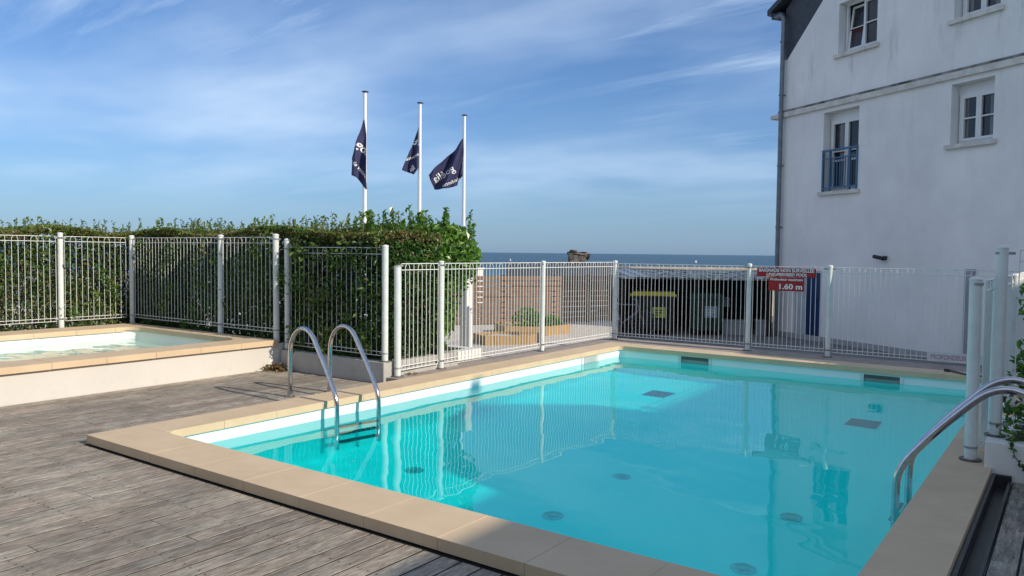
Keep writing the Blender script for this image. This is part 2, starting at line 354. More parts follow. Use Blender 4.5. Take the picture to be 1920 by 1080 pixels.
def deck_mat():
    m = bpy.data.materials.new('weathered_deck'); m.use_nodes = True; t = m.node_tree; b = t.nodes['Principled BSDF']
    tc = t.nodes.new('ShaderNodeTexCoord'); a = t.nodes.new('ShaderNodeAttribute'); a.attribute_name = 'rnd'
    cx = t.nodes.new('ShaderNodeCombineXYZ'); L(t, math_(t, 'MULTIPLY', a.outputs['Fac'], 37.0), cx.inputs[2])
    va = t.nodes.new('ShaderNodeVectorMath'); va.operation = 'ADD'; L(t, tc.outputs['Object'], va.inputs[0]); L(t, cx.outputs[0], va.inputs[1])
    grain = noise(t, 10, 10, 0.75, vec=va.outputs[0], stretch=(5.5, 0.75, 1))
    patch = noise(t, 1.1, 7, 0.68, vec=tc.outputs['Object'], stretch=(1, 0.7, 1))
    hue = noise(t, 2.3, 5, 0.6, vec=va.outputs[0], stretch=(1, 0.6, 1))
    fine = noise(t, 55, 6, 0.75, vec=va.outputs[0], stretch=(2.2, 0.6, 1))
    crack = noise(t, 26, 4, 0.6, vec=va.outputs[0], stretch=(6.0, 0.22, 1))
    base = ramp(t, grain, [(0.30, (0.085, 0.066, 0.052)), (0.44, (0.25, 0.215, 0.18)), (0.56, (0.38, 0.335, 0.285)), (0.68, (0.56, 0.51, 0.44))])
    pc = ramp(t, patch, [(0.32, (0.62, 0.60, 0.60)), (0.68, (1.25, 1.23, 1.18))])
    c = mixc(t, 1.0, base.outputs[0], pc.outputs[0], 'MULTIPLY')
    hc = ramp(t, hue, [(0.35, (1.04, 0.985, 0.94)), (0.62, (0.97, 1.01, 0.98))])
    c = mixc(t, 1.0, c, hc.outputs[0], 'MULTIPLY')
    bd = ramp(t, a.outputs['Fac'], [(0.0, (0.80,)*3), (1.0, (1.16,)*3)])
    c = mixc(t, 1.0, c, bd.outputs[0], 'MULTIPLY')
    dk = ramp(t, fine, [(0.34, (1, 1, 1)), (0.46, (0, 0, 0))]); c = mixc(t, math_(t, 'MULTIPLY', dk.outputs[0], 0.55), c, (0.075, 0.06, 0.05))
    ck = ramp(t, crack, [(0.30, (1, 1, 1)), (0.35, (0, 0, 0))]); c = mixc(t, math_(t, 'MULTIPLY', ck.outputs[0], 0.8), c, (0.03, 0.024, 0.02))
    spk = noise(t, 22, 7, 0.75, vec=va.outputs[0], stretch=(2.4, 1.0, 1)); lowp = ramp(t, noise(t, 1.7, 3, 0.5), [(0.45, (0, 0, 0)), (0.65, (1, 1, 1))])
    sp = ramp(t, spk, [(0.61, (0, 0, 0)), (0.68, (1, 1, 1))])
    c = mixc(t, math_(t, 'MULTIPLY', math_(t, 'MULTIPLY', sp.outputs[0], lowp.outputs[0]), 0.75), c, (0.52, 0.48, 0.42))
    kn = noise(t, 7, 3, 0.6, vec=va.outputs[0]); ks = ramp(t, kn, [(0.70, (0, 0, 0)), (0.76, (1, 1, 1))])
    c = mixc(t, math_(t, 'MULTIPLY', ks.outputs[0], 0.5), c, (0.05, 0.042, 0.038))
    L(t, c, b.inputs['Base Color']); b.inputs['Roughness'].default_value = 0.85
    bn = t.nodes.new('ShaderNodeBump'); bn.inputs['Strength'].default_value = 0.8; bn.inputs['Distance'].default_value = 0.004
    L(t, math_(t, 'ADD', grain, math_(t, 'MULTIPLY', fine, 0.5)), bn.inputs['Height']); L(t, bn.outputs[0], b.inputs['Normal']); return m
M_DECK = deck_mat()
def deck(name, x0, x1, y0, y1, skip=None):
    """boards along Y, chamfered, with open gaps; one sheet"""
    V = []; F = []; A = []; wbd = 0.118; gap = 0.011; x = x0; i = 0
    while x < x1 - 0.02:
        xe = min(x + wbd, x1); cuts = [y0]; yy = y0 + random.uniform(0.3, 2.6)
        while yy < y1 - 0.5: cuts.append(yy); yy += random.choice([1.8, 2.4, 2.4, 3.0])
        cuts.append(y1)
        for a, b in zip(cuts[:-1], cuts[1:]):
            lo, hi = a, b
            if skip: 
                sx0, sx1, sy0, sy1 = skip
                if xe > sx0 and x < sx1:
                    if hi > sy0 and lo < sy1:
                        if lo >= sy0 and hi <= sy1: continue
                        if lo < sy0: hi = sy0
                        elif hi > sy1: lo = sy1
            if hi - lo < 0.03: continue
            c = 0.002; z = DECK_Z + random.uniform(-0.0008, 0.0008); dz = random.uniform(-0.0004, 0.0004); k = len(V); g2 = 0.002
            V += [(x+gap/2, lo+g2, z-0.03), (x+gap/2, lo+g2, z-c*.6), (x+gap/2+c, lo+g2, z), (xe-gap/2-c, lo+g2, z+dz), (xe-gap/2, lo+g2, z-c*.6+dz), (xe-gap/2, lo+g2, z-0.03)]
            V += [(p[0], hi-g2, p[2]) for p in V[k:k+6]]
            F += [(k+j, k+j+1, k+j+7, k+j+6) for j in range(5)] + [(k+1, k+2, k+3, k+4), (k+7, k+10, k+9, k+8)]
            A += [random.random()] * 12
        x = xe; i += 1
    F = [f[::-1] for f in F]
    o = npmesh(name, np.array(V), np.array(F), M_DECK, attr=np.array(A)); return fix_normals(struct(o))
DECK_Z = -0.07
deck('pool_deck', -7.74, -5.79, -3.0, 5.92)
deck('pool_deck', -5.79, 2.6, -3.0, 2.745)
deck('pool_deck', -0.295, 2.6, 2.745, 5.85)
sc = MB()
for x0_, x1_, y0_, y1_ in ((-7.74, -5.79, -0.5, 5.9), (-5.79, -0.9, -0.5, 2.70), (-0.295, 0.3, 2.8, 5.8)):
    x = x0_
    while x < x1_ - 0.1:
        y = y0_ + 0.21
        while y < y1_:
            for dx in (0.028, 0.090):
                px_, py_ = x + dx + random.uniform(-.003, .003), y + random.uniform(-.006, .006); q_ = 0.0042
                sc.add([(px_-q_, py_-q_, DECK_Z+0.0022), (px_+q_, py_-q_, DECK_Z+0.0022), (px_+q_, py_+q_, DECK_Z+0.0022), (px_-q_, py_+q_, DECK_Z+0.0022)], [(0,1,2,3)])
            y += 0.45
        x += 0.118
struct(sc.build('deck_screws', mat('rusty_screw', (0.05, 0.035, 0.028), rough=0.8)))
tb = MB(); M_UNDER = mat('gap_shade', (0.010, 0.009, 0.008), rough=1.0)  # near-black sheet just under board tops paints the shade in the gaps
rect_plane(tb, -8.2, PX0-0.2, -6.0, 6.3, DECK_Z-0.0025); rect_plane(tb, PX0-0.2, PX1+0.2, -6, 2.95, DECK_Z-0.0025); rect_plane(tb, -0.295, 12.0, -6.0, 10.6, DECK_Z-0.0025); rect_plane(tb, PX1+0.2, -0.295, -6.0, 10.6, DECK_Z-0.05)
struct(tb.build('gap_shade', M_UNDER))
tc_ = MB(); tc_.box(2.6, 5.95, -6, 10.6, -0.5, DECK_Z-0.002); tc_.box(-8.2, -5.8, 6.3, 6.32, -0.5, -0.16)
struct(tc_.build('terrace', M_CONC))

# coping slabs
cop = empty('pool_coping', (PX0, PY0, 0)); struct(cop)
def slab_row(mb, x0, x1, y0, y1, axis, n):
    for i in range(n):
        a, b = i / n, (i + 1) / n; gp = 0.0025
        j = random.uniform(-0.0006, 0.0006)
        if axis == 'x': mb.bbox(x0+(x1-x0)*a+gp/2, x0+(x1-x0)*b-gp/2, y0, y1, -0.062+j, j, 0.001)
        else: mb.bbox(x0, x1, y0+(y1-y0)*a+gp/2, y0+(y1-y0)*b-gp/2, -0.062+j, j, 0.001)
def cope_mat():
    m = M_COPE; return m
def joinbuild(name, fn, m, parent=None):
    mb = MB(); fn(mb); o = mb.build(name, m); o.parent = parent
    if parent: o.location = tuple(-a for a in parent.location)
    return o
def ring_fill(mb, x0, x1, y0, y1, r, z0, z1):
    """solid corner fillets of the pool opening"""
    for cx, cy, sx, sy in ((x0, y0, 1, 1), (x1, y0, -1, 1), (x0, y1, 1, -1), (x1, y1, -1, -1)):
        pts = [(0, 0)] + [(r - r * math.sin(R(90*i/8)), r - r * math.cos(R(90*i/8))) for i in range(9)]
        P = [(cx + sx*a, cy + sy*b) for a, b in pts]; n = len(P)
        vs = [(p[0], p[1], z1) for p in P] + [(p[0], p[1], z0) for p in P]
        f = [tuple(range(n)), tuple(range(n, 2*n))[::-1]] + [(i, n+i, n+(i+1) % n, (i+1) % n) for i in range(n)]
        if sx * sy < 0: f = [q[::-1] for q in f]
        mb.add(vs, [q[::-1] for q in f])
def grout(mb):
    w_ = 0.356; a, b = -0.05, -0.0022
    mb.box(PX0-w_+.002, PX0-.002, 2.767, 10.598, a, b); mb.box(PX0+.002, -0.412, 2.767, PY0-.002, a, b); mb.box(PX0+.002, PX1-.002, PY1+.002, 10.598, a, b); mb.box(PX1+.002, -0.412, PY0+.002, 10.598, a, b)
def cope(mb):
    w_ = 0.356
    slab_row(mb, PX0-w_, PX0, 2.765, 2.765+0.395, 'y', 1)
    slab_row(mb, PX0, -0.41, 2.765, PY0, 'x', 10)
    slab_row(mb, PX0-w_, PX0, PY0, 10.6, 'y', 15)
    slab_row(mb, PX0, PX1, PY1, 10.6, 'x', 9)
    slab_row(mb, PX1, -0.41, PY0, 10.6, 'y', 15)
    ring_fill(mb, PX0-0.001, PX1+0.001, PY0-0.001, PY1+0.001, 0.09, -0.055, -0.0015)
joinbuild('coping_slab', cope, M_COPE, cop)
joinbuild('grout', grout, mat('grout', (0.40, 0.33, 0.25), (0.30, 0.25, 0.19), scale=30, rough=1.0), cop)
# mortar bed under the slabs and strip of screed that carries the fences
mb = MB(); mb.box(-6.12, PX0-0.356-0.003, 6.0, 11.2, -0.16, -0.004); mb.box(PX0-0.353, -0.15, 10.604, 11.2, -0.5, -0.006)
mb.box(-0.407, -0.16, 6.0, 10.6, -0.5, -0.006)
struct(mb.build('fence_screed', M_CONC))
mb = MB()
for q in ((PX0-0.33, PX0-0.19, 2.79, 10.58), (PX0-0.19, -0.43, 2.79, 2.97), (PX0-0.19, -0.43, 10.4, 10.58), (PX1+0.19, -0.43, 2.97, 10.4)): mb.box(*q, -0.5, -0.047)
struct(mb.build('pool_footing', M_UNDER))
# white plinth under the kerb towards the lower yard, and the garden terrace left of the pool
M_GRAVEL = mat('pale_gravel', (0.72, 0.66, 0.57), (0.34, 0.30, 0.25), scale=26, rough=1.0, bump=1.0, bscale=60, lo=0.4, hi=0.6)
GTZ = -0.15
mb = MB(); P = [(-6.12, 6.0), (-6.12, 11.2), (-6.0, 11.2), (-8.3, 15.5), (-9.5, 18.5), (-22, 18.5), (-22, 6.0)]
mb.add([(p[0], p[1], GTZ) for p in P] + [(p[0], p[1], -0.55) for p in P], [tuple(range(7))] + [(i, 7+i, 7+(i+1) % 7, (i+1) % 7) for i in range(7)])
fix_normals(struct(mb.build('garden_ground', M_GRAVEL)))

# drain channel at the right hand side
dr = empty('drain_channel', (-0.29, 4.2, -0.07)); struct(dr)
mb = MB(); mb.box(-0.405, -0.385, 2.765, 5.82, -0.1, -0.03); mb.box(-0.315, -0.30, 2.765, 5.82, -0.1, -0.055); mb.box(-0.385, -0.315, 2.765, 5.82, -0.115, -0.105); mb.box(-0.405, -0.30, 5.82, 5.85, -0.1, -0.03)
o = mb.build('channel', mat('black_rubber', (0.02, 0.02, 0.022), (0.035, 0.035, 0.038), scale=6, rough=0.35)); o.parent = dr; o.location = tuple(-a for a in dr.location)

# ------------------------------------------------------------------ skimmers and drains in the pool
M_SKIM = mat('white_pool_plastic', (0.70, 0.74, 0.72), rough=0.35)
M_HOLE = mat('skimmer_mouth', (0.09, 0.11, 0.10), rough=0.6)
def skimmer(c, axis, label, flap=False):
    """frame flush on the wall, dark mouth and a weir flap"""
    t_ = empty('pool_skimmer', c); tag(t_, label, 'skimmer', 'skimmers in the pool walls')
    def bx(mb, a0, a1, d0, d1, z0, z1):
        if axis == 'x': mb.box(c[0]+a0, c[0]+a1, c[1]-d1, c[1]-d0, c[2]+z0, c[2]+z1)
        else: mb.box(c[0]+d0, c[0]+d1, c[1]+a0, c[1]+a1, c[2]+z0, c[2]+z1)
    for nm, parts, m in (('frame', [(-.24,.24,0,.012,.045,.07),(-.24,.24,0,.012,-.1,-.075),(-.24,-.20,0,.012,-.075,.045),(.20,.24,0,.012,-.075,.045)], M_SKIM),
                         ('mouth', [(-.20,.20,0,.004,-.075,.045)], M_HOLE if not flap else M_SKIM),
                         ('weir_flap', [(-.19,.19,.004,.010,-.075,.0)] if not flap else [(-.17,.17,.004,.009,-.06,.03)], mat('weir_flap', (0.20, 0.30, 0.29), rough=0.4) if not flap else mat('flap_grey', (0.42, 0.46, 0.44), rough=0.4))):
        mb = MB()
        for q in parts: bx(mb, *q)
        o = mb.build(nm, m); o.parent = t_; o.location = tuple(-a for a in c)
skimmer((-4.265, PY1+0.03, -0.115), 'x', 'skimmer opening in the far pool wall nearest the left corner')
skimmer((-1.885, PY1+0.03, -0.13), 'x', 'skimmer opening in the far pool wall towards the right end')
skimmer((PX0-0.03, 9.42, -0.10), 'y', 'sunlit skimmer flap in the left pool wall near the far corner', True)
M_GRATE = mat('drain_grate', (0.22, 0.26, 0.28), (0.30, 0.34, 0.36), scale=40, rough=0.6)
def floor_grate(x, y, label):
    mb = MB(); w2, d2 = 0.15, 0.18
    for i in range(12):
        yy = y - d2 + i * 2 * d2 / 12; mb.box(x-w2, x+w2, yy, yy + 0.026, ZF+0.004, ZF+0.016)
    mb.box(x-w2, x+w2, y-d2, y+d2, ZF+0.002, ZF+0.006)
    o = mb.build('floor_drain', M_GRATE); tag(o, label, 'drain', 'grates on the pool floor')
    return o
floor_grate(-4.24, 9.06, 'square grey grate on the pool floor near the far left corner, in sunlit water')
floor_grate(-1.81, 8.95, 'square grey grate on the pool floor below the right hand skimmer')
M_JET = mat('jet_plastic', (0.62, 0.73, 0.72), (0.50, 0.62, 0.62), scale=30, rough=0.5)
def floor_jet(x, y, label):
    mb = MB(); n = 24
    for r0, r1, z in ((0.0, 0.03, 0.012), (0.042, 0.05, 0.01), (0.064, 0.082, 0.006)):
        a = [(x + r1*math.cos(2*math.pi*i/n), y + r1*math.sin(2*math.pi*i/n), ZF+z) for i in range(n)]
        b = [(x + max(r0, .001)*math.cos(2*math.pi*i/n), y + max(r0, .001)*math.sin(2*math.pi*i/n), ZF+z+0.003) for i in range(n)]
        c = [(p[0], p[1], ZF+0.001) for p in a]
        mb.add(a+b+c, [(i, (i+1) % n, n+(i+1) % n, n+i) for i in range(n)] + [(2*n+i, 2*n+(i+1) % n, (i+1) % n, i) for i in range(n)])
    o = mb.build('return_jet', M_JET); tag(o, label, 'water jet', 'round return fittings on the pool floor'); return o
for x, y, l in ((-4.59, 4.95, 'round fitting on the pool floor nearest the left ladder'), (-3.11, 4.86, 'round fitting on the pool floor, the middle one of the near row'),
                (-3.10, 5.91, 'round fitting on the pool floor in the middle of the far row'), (-1.67, 4.87, 'round fitting on the pool floor nearest the shaded coping corner'),
                (-1.66, 5.85, 'round fitting on the pool floor, far row on the right'), (-3.42, 9.8, 'faint round fitting on the pool floor close to the far wall'), (-4.59, 6.0, 'round fitting on the pool floor, far row on the left')):
    if y < 6 and not (x == -4.59 and y == 6.0): floor_jet(x, y, l)

# ------------------------------------------------------------------ children's pool
KX1, KY1 = -7.70, 5.93; KX0 = -11.0; KY0 = -1.2; KZ = 0.28
kp = empty('paddling_pool', (KX1, KY1, DECK_Z)); tag(kp, 'raised white paddling pool with sandstone coping on the grey deck', 'paddling pool')
def kb(name, fn, m):
    mb = MB(); fn(mb); o = mb.build(name, m); o.parent = kp; o.location = tuple(-a for a in kp.location); return o
ki = (-10.49, -8.10, -0.9, 5.68)
def kwall(mb):
    mb.box(KX1-0.30, KX1-0.045, KY0, KY1-0.02, -0.2, KZ-0.045)
def wall_mat():
    m = bpy.data.materials.new('stained_white_wall'); m.use_nodes = True; t = m.node_tree; b = t.nodes['Principled BSDF']
    tc = t.nodes.new('ShaderNodeTexCoord'); n1 = noise(t, 2.0, 6, 0.65); base = ramp(t, n1, [(0.3, (0.62, 0.585, 0.53)), (0.7, (0.57, 0.54, 0.49))])
    n2 = noise(t, 14, 7, 0.7); st = ramp(t, n2, [(0.56, (0, 0, 0)), (0.66, (1, 1, 1))])
    sp = t.nodes.new('ShaderNodeSeparateXYZ'); L(t, tc.outputs['Object'], sp.inputs[0])
    lowf = ramp(t, math_(t, 'ADD', sp.outputs[2], 0.2), [(0.1, (1, 1, 1)), (0.30, (0, 0, 0))])
    f = math_(t, 'MULTIPLY', math_(t, 'MULTIPLY', st.outputs[0], lowf.outputs[0]), 0.5)
    L(t, mixc(t, f, base.outputs[0], (0.45, 0.42, 0.37)), b.inputs['Base Color']); b.inputs['Roughness'].default_value = 0.9
    bn = t.nodes.new('ShaderNodeBump'); bn.inputs['Strength'].default_value = 0.3; bn.inputs['Distance'].default_value = 0.004; L(t, noise(t, 90, 4), bn.inputs['Height']); L(t, bn.outputs[0], b.inputs['Normal'])
    return m
M_KWALL = wall_mat()
kb('wall', kwall, M_KWALL)
def kcope(mb):
    slab_row(mb, -8.10, KX1, KY0, KY1, 'y', 14)
    slab_row(mb, -11.0, -10.49, KY0, KY1, 'y', 14)
    slab_row(mb, -10.49, -8.10, ki[3], KY1, 'x', 5)
    for i in range(len(mb.v)): mb.v[i] = (mb.v[i][0], mb.v[i][1], mb.v[i][2] + KZ)
    k = len(mb.v); ring_fill(mb, -10.491, -8.099, ki[2], ki[3]+0.001, 0.2, KZ-0.044, KZ-0.0015)
kb('coping', kcope, M_COPE)
M_KL = mat('paddling_liner', (0.80, 0.83, 0.78), (0.75, 0.79, 0.74), scale=2, rough=0.5)
kbas = shell('basin', ki[0]-0.03, ki[1]+0.03, ki[2]-0.03, ki[3]+0.03, KZ-0.048, -0.20, 0.22, 0.10, M_KL); kbas.parent = kp; kbas.location = tuple(-a for a in kp.location)
kbas.cycles.is_caustics_receiver = True
mb = MB(); mb.box(-11.3, -7.99, KY0, -0.92, -0.2, 0.22); mb.box(-11.3, -10.65, -0.9, 6.05, -0.2, 0.235); mb.box(-10.6, -7.74, 5.83, 6.05, -0.2, 0.235)
M_KS = M_RENDER
o = mb.build('surround', M_KS); o.parent = kp; o.location = tuple(-a for a in kp.location)
M_WATER2 = water_mat('shallow_water', (0.72, 0.96, 0.94))
kw = struct(water('paddling_pool_water', ki[0]-0.06, ki[1]+0.06, ki[2]-0.06, ki[3]+0.06, KZ-0.16, -0.26, 0.03, M_WATER2, 1.2, 9, ((0.8, 0.0006), (0.3, 0.0006), (0.13, 0.00025))))
kw.cycles.is_caustics_caster = True

# ------------------------------------------------------------------ planters
def planter(loc, label, x0, x1, y0, y1, z0, z1, th=0.14, m=M_RENDER):
    t_ = empty('planter', loc); tag(t_, label, 'planter')
    mb = MB(); mb.bbox(x0, x1, y0, y0+th, z0, z1, 0.008); mb.bbox(x0, x1, y1-th, y1, z0, z1, 0.008); mb.bbox(x0, x0+th, y0+th, y1-th, z0, z1, 0.008); mb.bbox(x1-th, x1, y0+th, y1-th, z0, z1, 0.008)
    o = mb.build('wall', m); o.parent = t_; o.location = tuple(-a for a in loc)
    mb = MB(); mb.box(x0+th, x1-th, y0+th, y1-th, z0, z1-0.05); o = mb.build('soil', M_SOIL); o.parent = t_; o.location = tuple(-a for a in loc)
planter((-6.9, 5.98, -0.1), 'low white rendered planter wall between the paddling pool and the main pool', -7.70, -5.98, 5.96, 7.2, -0.2, 0.16, m=mat('grey_white_render', (0.42, 0.41, 0.38), (0.34, 0.33, 0.31), scale=4, rough=0.9, bump=0.25, bscale=60))
planter((-6.5, 7.0, -0.1), 'white rendered planter edge behind the fence, holding the bushy shrub', -7.2, -6.13, 7.21, 7.85, -0.25, 0.13)
planter((0.6, 5.95, -0.1), 'white rendered planter with trailing ivy beside the drain channel', -0.455, 2.4, 5.86, 6.9, -0.2, 0.17)

# ------------------------------------------------------------------ fences
def V2(p): return Vector((p[0], p[1], 0))
M_CLAMP = mat('clamp_grey', (0.38, 0.39, 0.39), (0.24, 0.24, 0.24), scale=30, rough=0.5)
def clamp_bm(mb, x, y, z, dx, dy, r=0.032):
    n = 14; 
    mb.tube([(x, y, z-0.008), (x, y, z+0.008)], r+0.003, n)
    mb.obox((x + dx*(r) - dy*0.006, y + dy*r + dx*0.006, z-0.009), (dx*0.04, dy*0.04, 0), (dy*0.012, -dx*0.012, 0), (0,0,0.018))
def fence(name, label, bays, posts, group=None, spacing=0.07, wr=0.0034):
    """bays: (p0, p1, z_bottom, z_top); posts: (x, y, z0, z1, r)"""
    bx, by, bz = posts[0][0], posts[0][1], posts[0][2]
    t_ = empty('pool_fence', (bx, by, bz)); tag(t_, label, 'fence', group)
    off = Vector((-bx, -by, -bz))
    for (p0, p1, zb, zt) in bays:
        a, b = V2(p0), V2(p1); ln = (b - a).length; d = (b - a) / ln; a = a + d * 0.055; b = b - d * 0.055; ln -= 0.11
        nrm = Vector((-d.y, d.x, 0)); mb = MB(); r1 = wr + 0.0011; r2 = wr
        for z in (zb, zb + 0.042, zt - 0.068, zt):
            mb.tube([a + Vector((0,0,z)), b + Vector((0,0,z))], r1, 6)
        n = max(3, int(round(ln / spacing))); sp = ln / n
        i = 0
        while i <= n:
            p = a + d * (i * sp); j = nrm * random.uniform(-0.0015, 0.0015)
            wob = d * random.uniform(-0.006, 0.006)
            if i % 3 == 1 and i + 1 <= n:      # hoop joining two wires at the top rail
                q = a + d * ((i + 1) * sp); zt2 = zt - 0.028
                pts = [p + Vector((0,0,zb)) + nrm*0.006, p + Vector((0,0,(zb+zt)/2)) + wob + nrm*0.006, p + Vector((0,0,zt2-0.02)) + nrm*0.006]
                for kk in range(1, 8):
                    th = math.pi * kk / 8; c = (p + q) / 2
                    pts.append(c - d * (sp/2) * math.cos(th) + Vector((0,0,zt2 - 0.02 + 0.046 * math.sin(th))) + nrm*0.006)
                pts += [q + Vector((0,0,zt2-0.02)) + nrm*0.006, q + Vector((0,0,zb)) + nrm*0.006]
                mb.tube(pts, r2, 5); i += 2
            else:
                mb.tube([p + Vector((0,0,zb)) + nrm*0.006, p + Vector((0,0,(zb+zt)/2)) + wob + nrm*0.006, p + Vector((0,0,zt)) + nrm*0.006], r2, 5); i += 1
        o = mb.build('panel', M_WIRE); o.parent = t_; o.location = off
    for (x, y, z0, z1, r) in posts:
        lx, ly = random.uniform(-.006, .006), random.uniform(-.006, .006); mb = MB(); mb.tube([(x, y, z0), (x+lx, y+ly, z1-0.012)], r, 18); o = mb.build('post', M_POST); o.parent = t_; o.location = off
        mb = MB(); mb.tube([(x+lx, y+ly, z1-0.013), (x+lx, y+ly, z1-0.004), (x+lx, y+ly, z1+0.004), (x+lx, y+ly, z1+0.009)], [r+0.003, r+0.003, r*0.8, r*0.2], 18); mb.build('cap', M_POST, o)
        mb = MB(); mb.tube([(x, y, z0), (x, y, z0+0.012)], r+0.028, 18); mb.build('base_flange', M_ZINC, o)
        dirs = []
        for (p0, p1, zb, zt) in bays:
            for e, s in ((p0, p1), (p1, p0)):
                if math.hypot(e[0]-x, e[1]-y) < 0.12:
                    d = (V2(s) - V2(e)).normalized(); dirs.append((d.x, d.y, zb, zt))
        for dx, dy, zb, zt in dirs:
            for z in (zb + 0.03, zt - 0.02):
                mb = MB(); clamp_bm(mb, x, y, z, dx, dy, r); mb.build('clamp', M_CLAMP, o)
    return t_
E1 = 10.99
fence('a', 'white hooped fence behind the paddling pool, sunlit run above its long side', [((-11.09, 2.9), (-11.09, 5.0), 0.36, 1.50), ((-11.09, 5.0), (-11.09, 5.95), 0.36, 1.50), ((-11.09, 0.8), (-11.09, 2.9), 0.36, 1.50)],
      [(-11.09, 5.0, 0.235, 1.545, 0.036), (-11.09, 2.9, 0.235, 1.545, 0.036), (-11.09, 0.8, 0.235, 1.545, 0.036)], 'white steel fences round the pools', 0.078)
fence('b', 'white hooped fence on the far side of the paddling pool, before the hedge', [((-11.05, 5.97), (-8.92, 5.97), 0.36, 1.50), ((-8.92, 5.97), (-7.79, 5.97), 0.36, 1.50)],
      [(-11.07, 5.97, 0.235, 1.53, 0.036), (-8.92, 5.97, 0.235, 1.53, 0.036), (-7.79, 5.97, 0.235, 1.535, 0.036)], 'white steel fences round the pools', 0.078)
fence('c', 'white hooped fence on the low planter wall behind the left ladder', [((-7.66, 6.03), (-6.03, 6.03), 0.22, 1.385)],
      [(-7.66, 6.03, 0.16, 1.48, 0.034), (-6.03, 6.03, 0.16, 1.41, 0.034)], 'white steel fences round the pools', 0.078)
fence('d', 'white hooped fence along the left side of the main pool, before the shrub', [((-5.93, 6.12), (-5.955, 6.86), 0.06, 1.215), ((-5.955, 6.86), (-5.965, 8.98), 0.06, 1.215), ((-5.965, 8.98), (-5.93, E1), 0.06, 1.215)],
      [(-5.93, 6.12, -0.004, 1.19, 0.036), (-5.955, 6.86, -0.004, 1.24, 0.034), (-5.965, 8.98, -0.004, 1.235, 0.034), (-5.93, E1, -0.004, 1.235, 0.036)], 'white steel fences round the pools', 0.068, 0.0043)
fence('e', 'white hooped fence along the far end of the main pool, carrying the red sign', [((-5.93, E1), (-3.79, E1), 0.06, 1.195), ((-3.79, E1), (-2.70, E1), 0.06, 1.195), ((-2.70, E1), (-0.50, E1), 0.06, 1.195)],
      [(-3.79, E1, -0.006, 1.225, 0.034), (-2.70, E1, -0.006, 1.22, 0.034), (-0.50, E1, -0.006, 1.22, 0.034)], 'white steel fences round the pools', 0.063, 0.0043)
fence('f', 'white fence run beyond the shaded ladder seen nearly end on, thick near post', [((-0.50, 6.10), (-0.48, 8.5), 0.06, 1.195), ((-0.48, 8.5), (-0.50, E1), 0.06, 1.195)],
      [(-0.545, 6.0, -0.0, 1.215, 0.039), (-0.47, 6.62, -0.006, 1.20, 0.033), (-0.48, 8.5, -0.006, 1.20, 0.034)], 'white steel fences round the pools', 0.07, 0.0043)
fence('g', 'tall white fence post and hooped panel standing on the ivy planter', [((-0.37, 6.07), (1.8, 6.07), 0.225, 1.40)],
      [(-0.415, 6.07, 0.17, 1.425, 0.036), (1.85, 6.07, 0.17, 1.425, 0.036)], 'white steel fences round the pools', 0.10)

# ------------------------------------------------------------------ ladders
def ladder(loc, ang, label, near=False):
    """loc: foot of the first rail; ang: heading towards the water"""
    t_ = empty('pool_ladder', loc, ang); tag(t_, label, 'pool ladder', 'steel pool ladders')
    if near: ctrl = [(.16, 0), (.16, .36), (.162, .45), (.185, .53), (.235, .595), (.305, .632), (.38, .638), (.45, .612), (.51, .562), (.57, .50), (.69, .372), (.835, .19), (.868, .13), (.89, .07), (.895, .0), (.895, -.50), (.895, -1.02)]
    else: ctrl = [(0, 0), (0, .30), (0, .42), (.02, .53), (.08, .615), (.175, .672), (.285, .692), (.395, .670), (.475, .612), (.535, .54), (.69, .37), (.83, .19), (.868, .13), (.89, .07), (.895, .0), (.895, -.50), (.895, -1.02)]
    def smooth(P, it=2):
        for _ in range(it):
            Q = [P[0]]
            for a, b in zip(P[:-1], P[1:]): Q += [(a[0]*.75+b[0]*.25, a[1]*.75+b[1]*.25), (a[0]*.25+b[0]*.75, a[1]*.25+b[1]*.75)]
            P = Q + [P[-1]]
        return P
    C = smooth(ctrl)
    W_ = 0.43; fx = ctrl[0][0]
    for y in (0.0, W_):
        mb = MB(); mb.tube([(p[0], y, p[1]) for p in C], 0.0215, 16); o = mb.build('rail', M_STEEL); o.parent = t_
        mb = MB(); mb.tube([(fx, y, 0), (fx, y, 0.055)], 0.028, 16); mb.tube([(fx, y, 0.001), (fx, y, 0.010)], 0.045, 16); f = mb.build('foot_flange', M_STEEL); f.parent = o
    for z in (-0.30, -0.56, -0.82):
        mb = MB(); mb.bbox(0.855, 0.935, 0.02, W_-0.02, z-0.014, z+0.014, 0.006)
        for k in range(5): mb.box(0.862+k*0.015, 0.868+k*0.015, 0.03, W_-0.03, z+0.014, z+0.017)
        o = mb.build('tread', M_STEEL2); o.parent = t_
    mb = MB(); 
    for z in (-0.27,): mb.tube([(0.895, 0.0, z), (0.895, W_, z)], 0.012, 10)
    o = mb.build('brace', M_STEEL); o.parent = t_
    return t_
M_STEEL2 = mat('brushed_tread', (0.30, 0.31, 0.32), (0.2, 0.21, 0.22), scale=20, rough=0.35, metal=0.9)
ladder((-6.15, 4.87, DECK_Z), R(-12), 'steel pool ladder with arched handrails on the left side of the pool')
l2 = ladder((0.07, 5.43, 0.0), R(180), 'steel pool ladder on the shaded right side of the pool', True)
mb = MB(); mb.bbox(-0.17, 0.02, 4.92, 5.52, DECK_Z+0.002, -0.001, 0.004); struct(mb.build('ladder_footing', M_CONC))

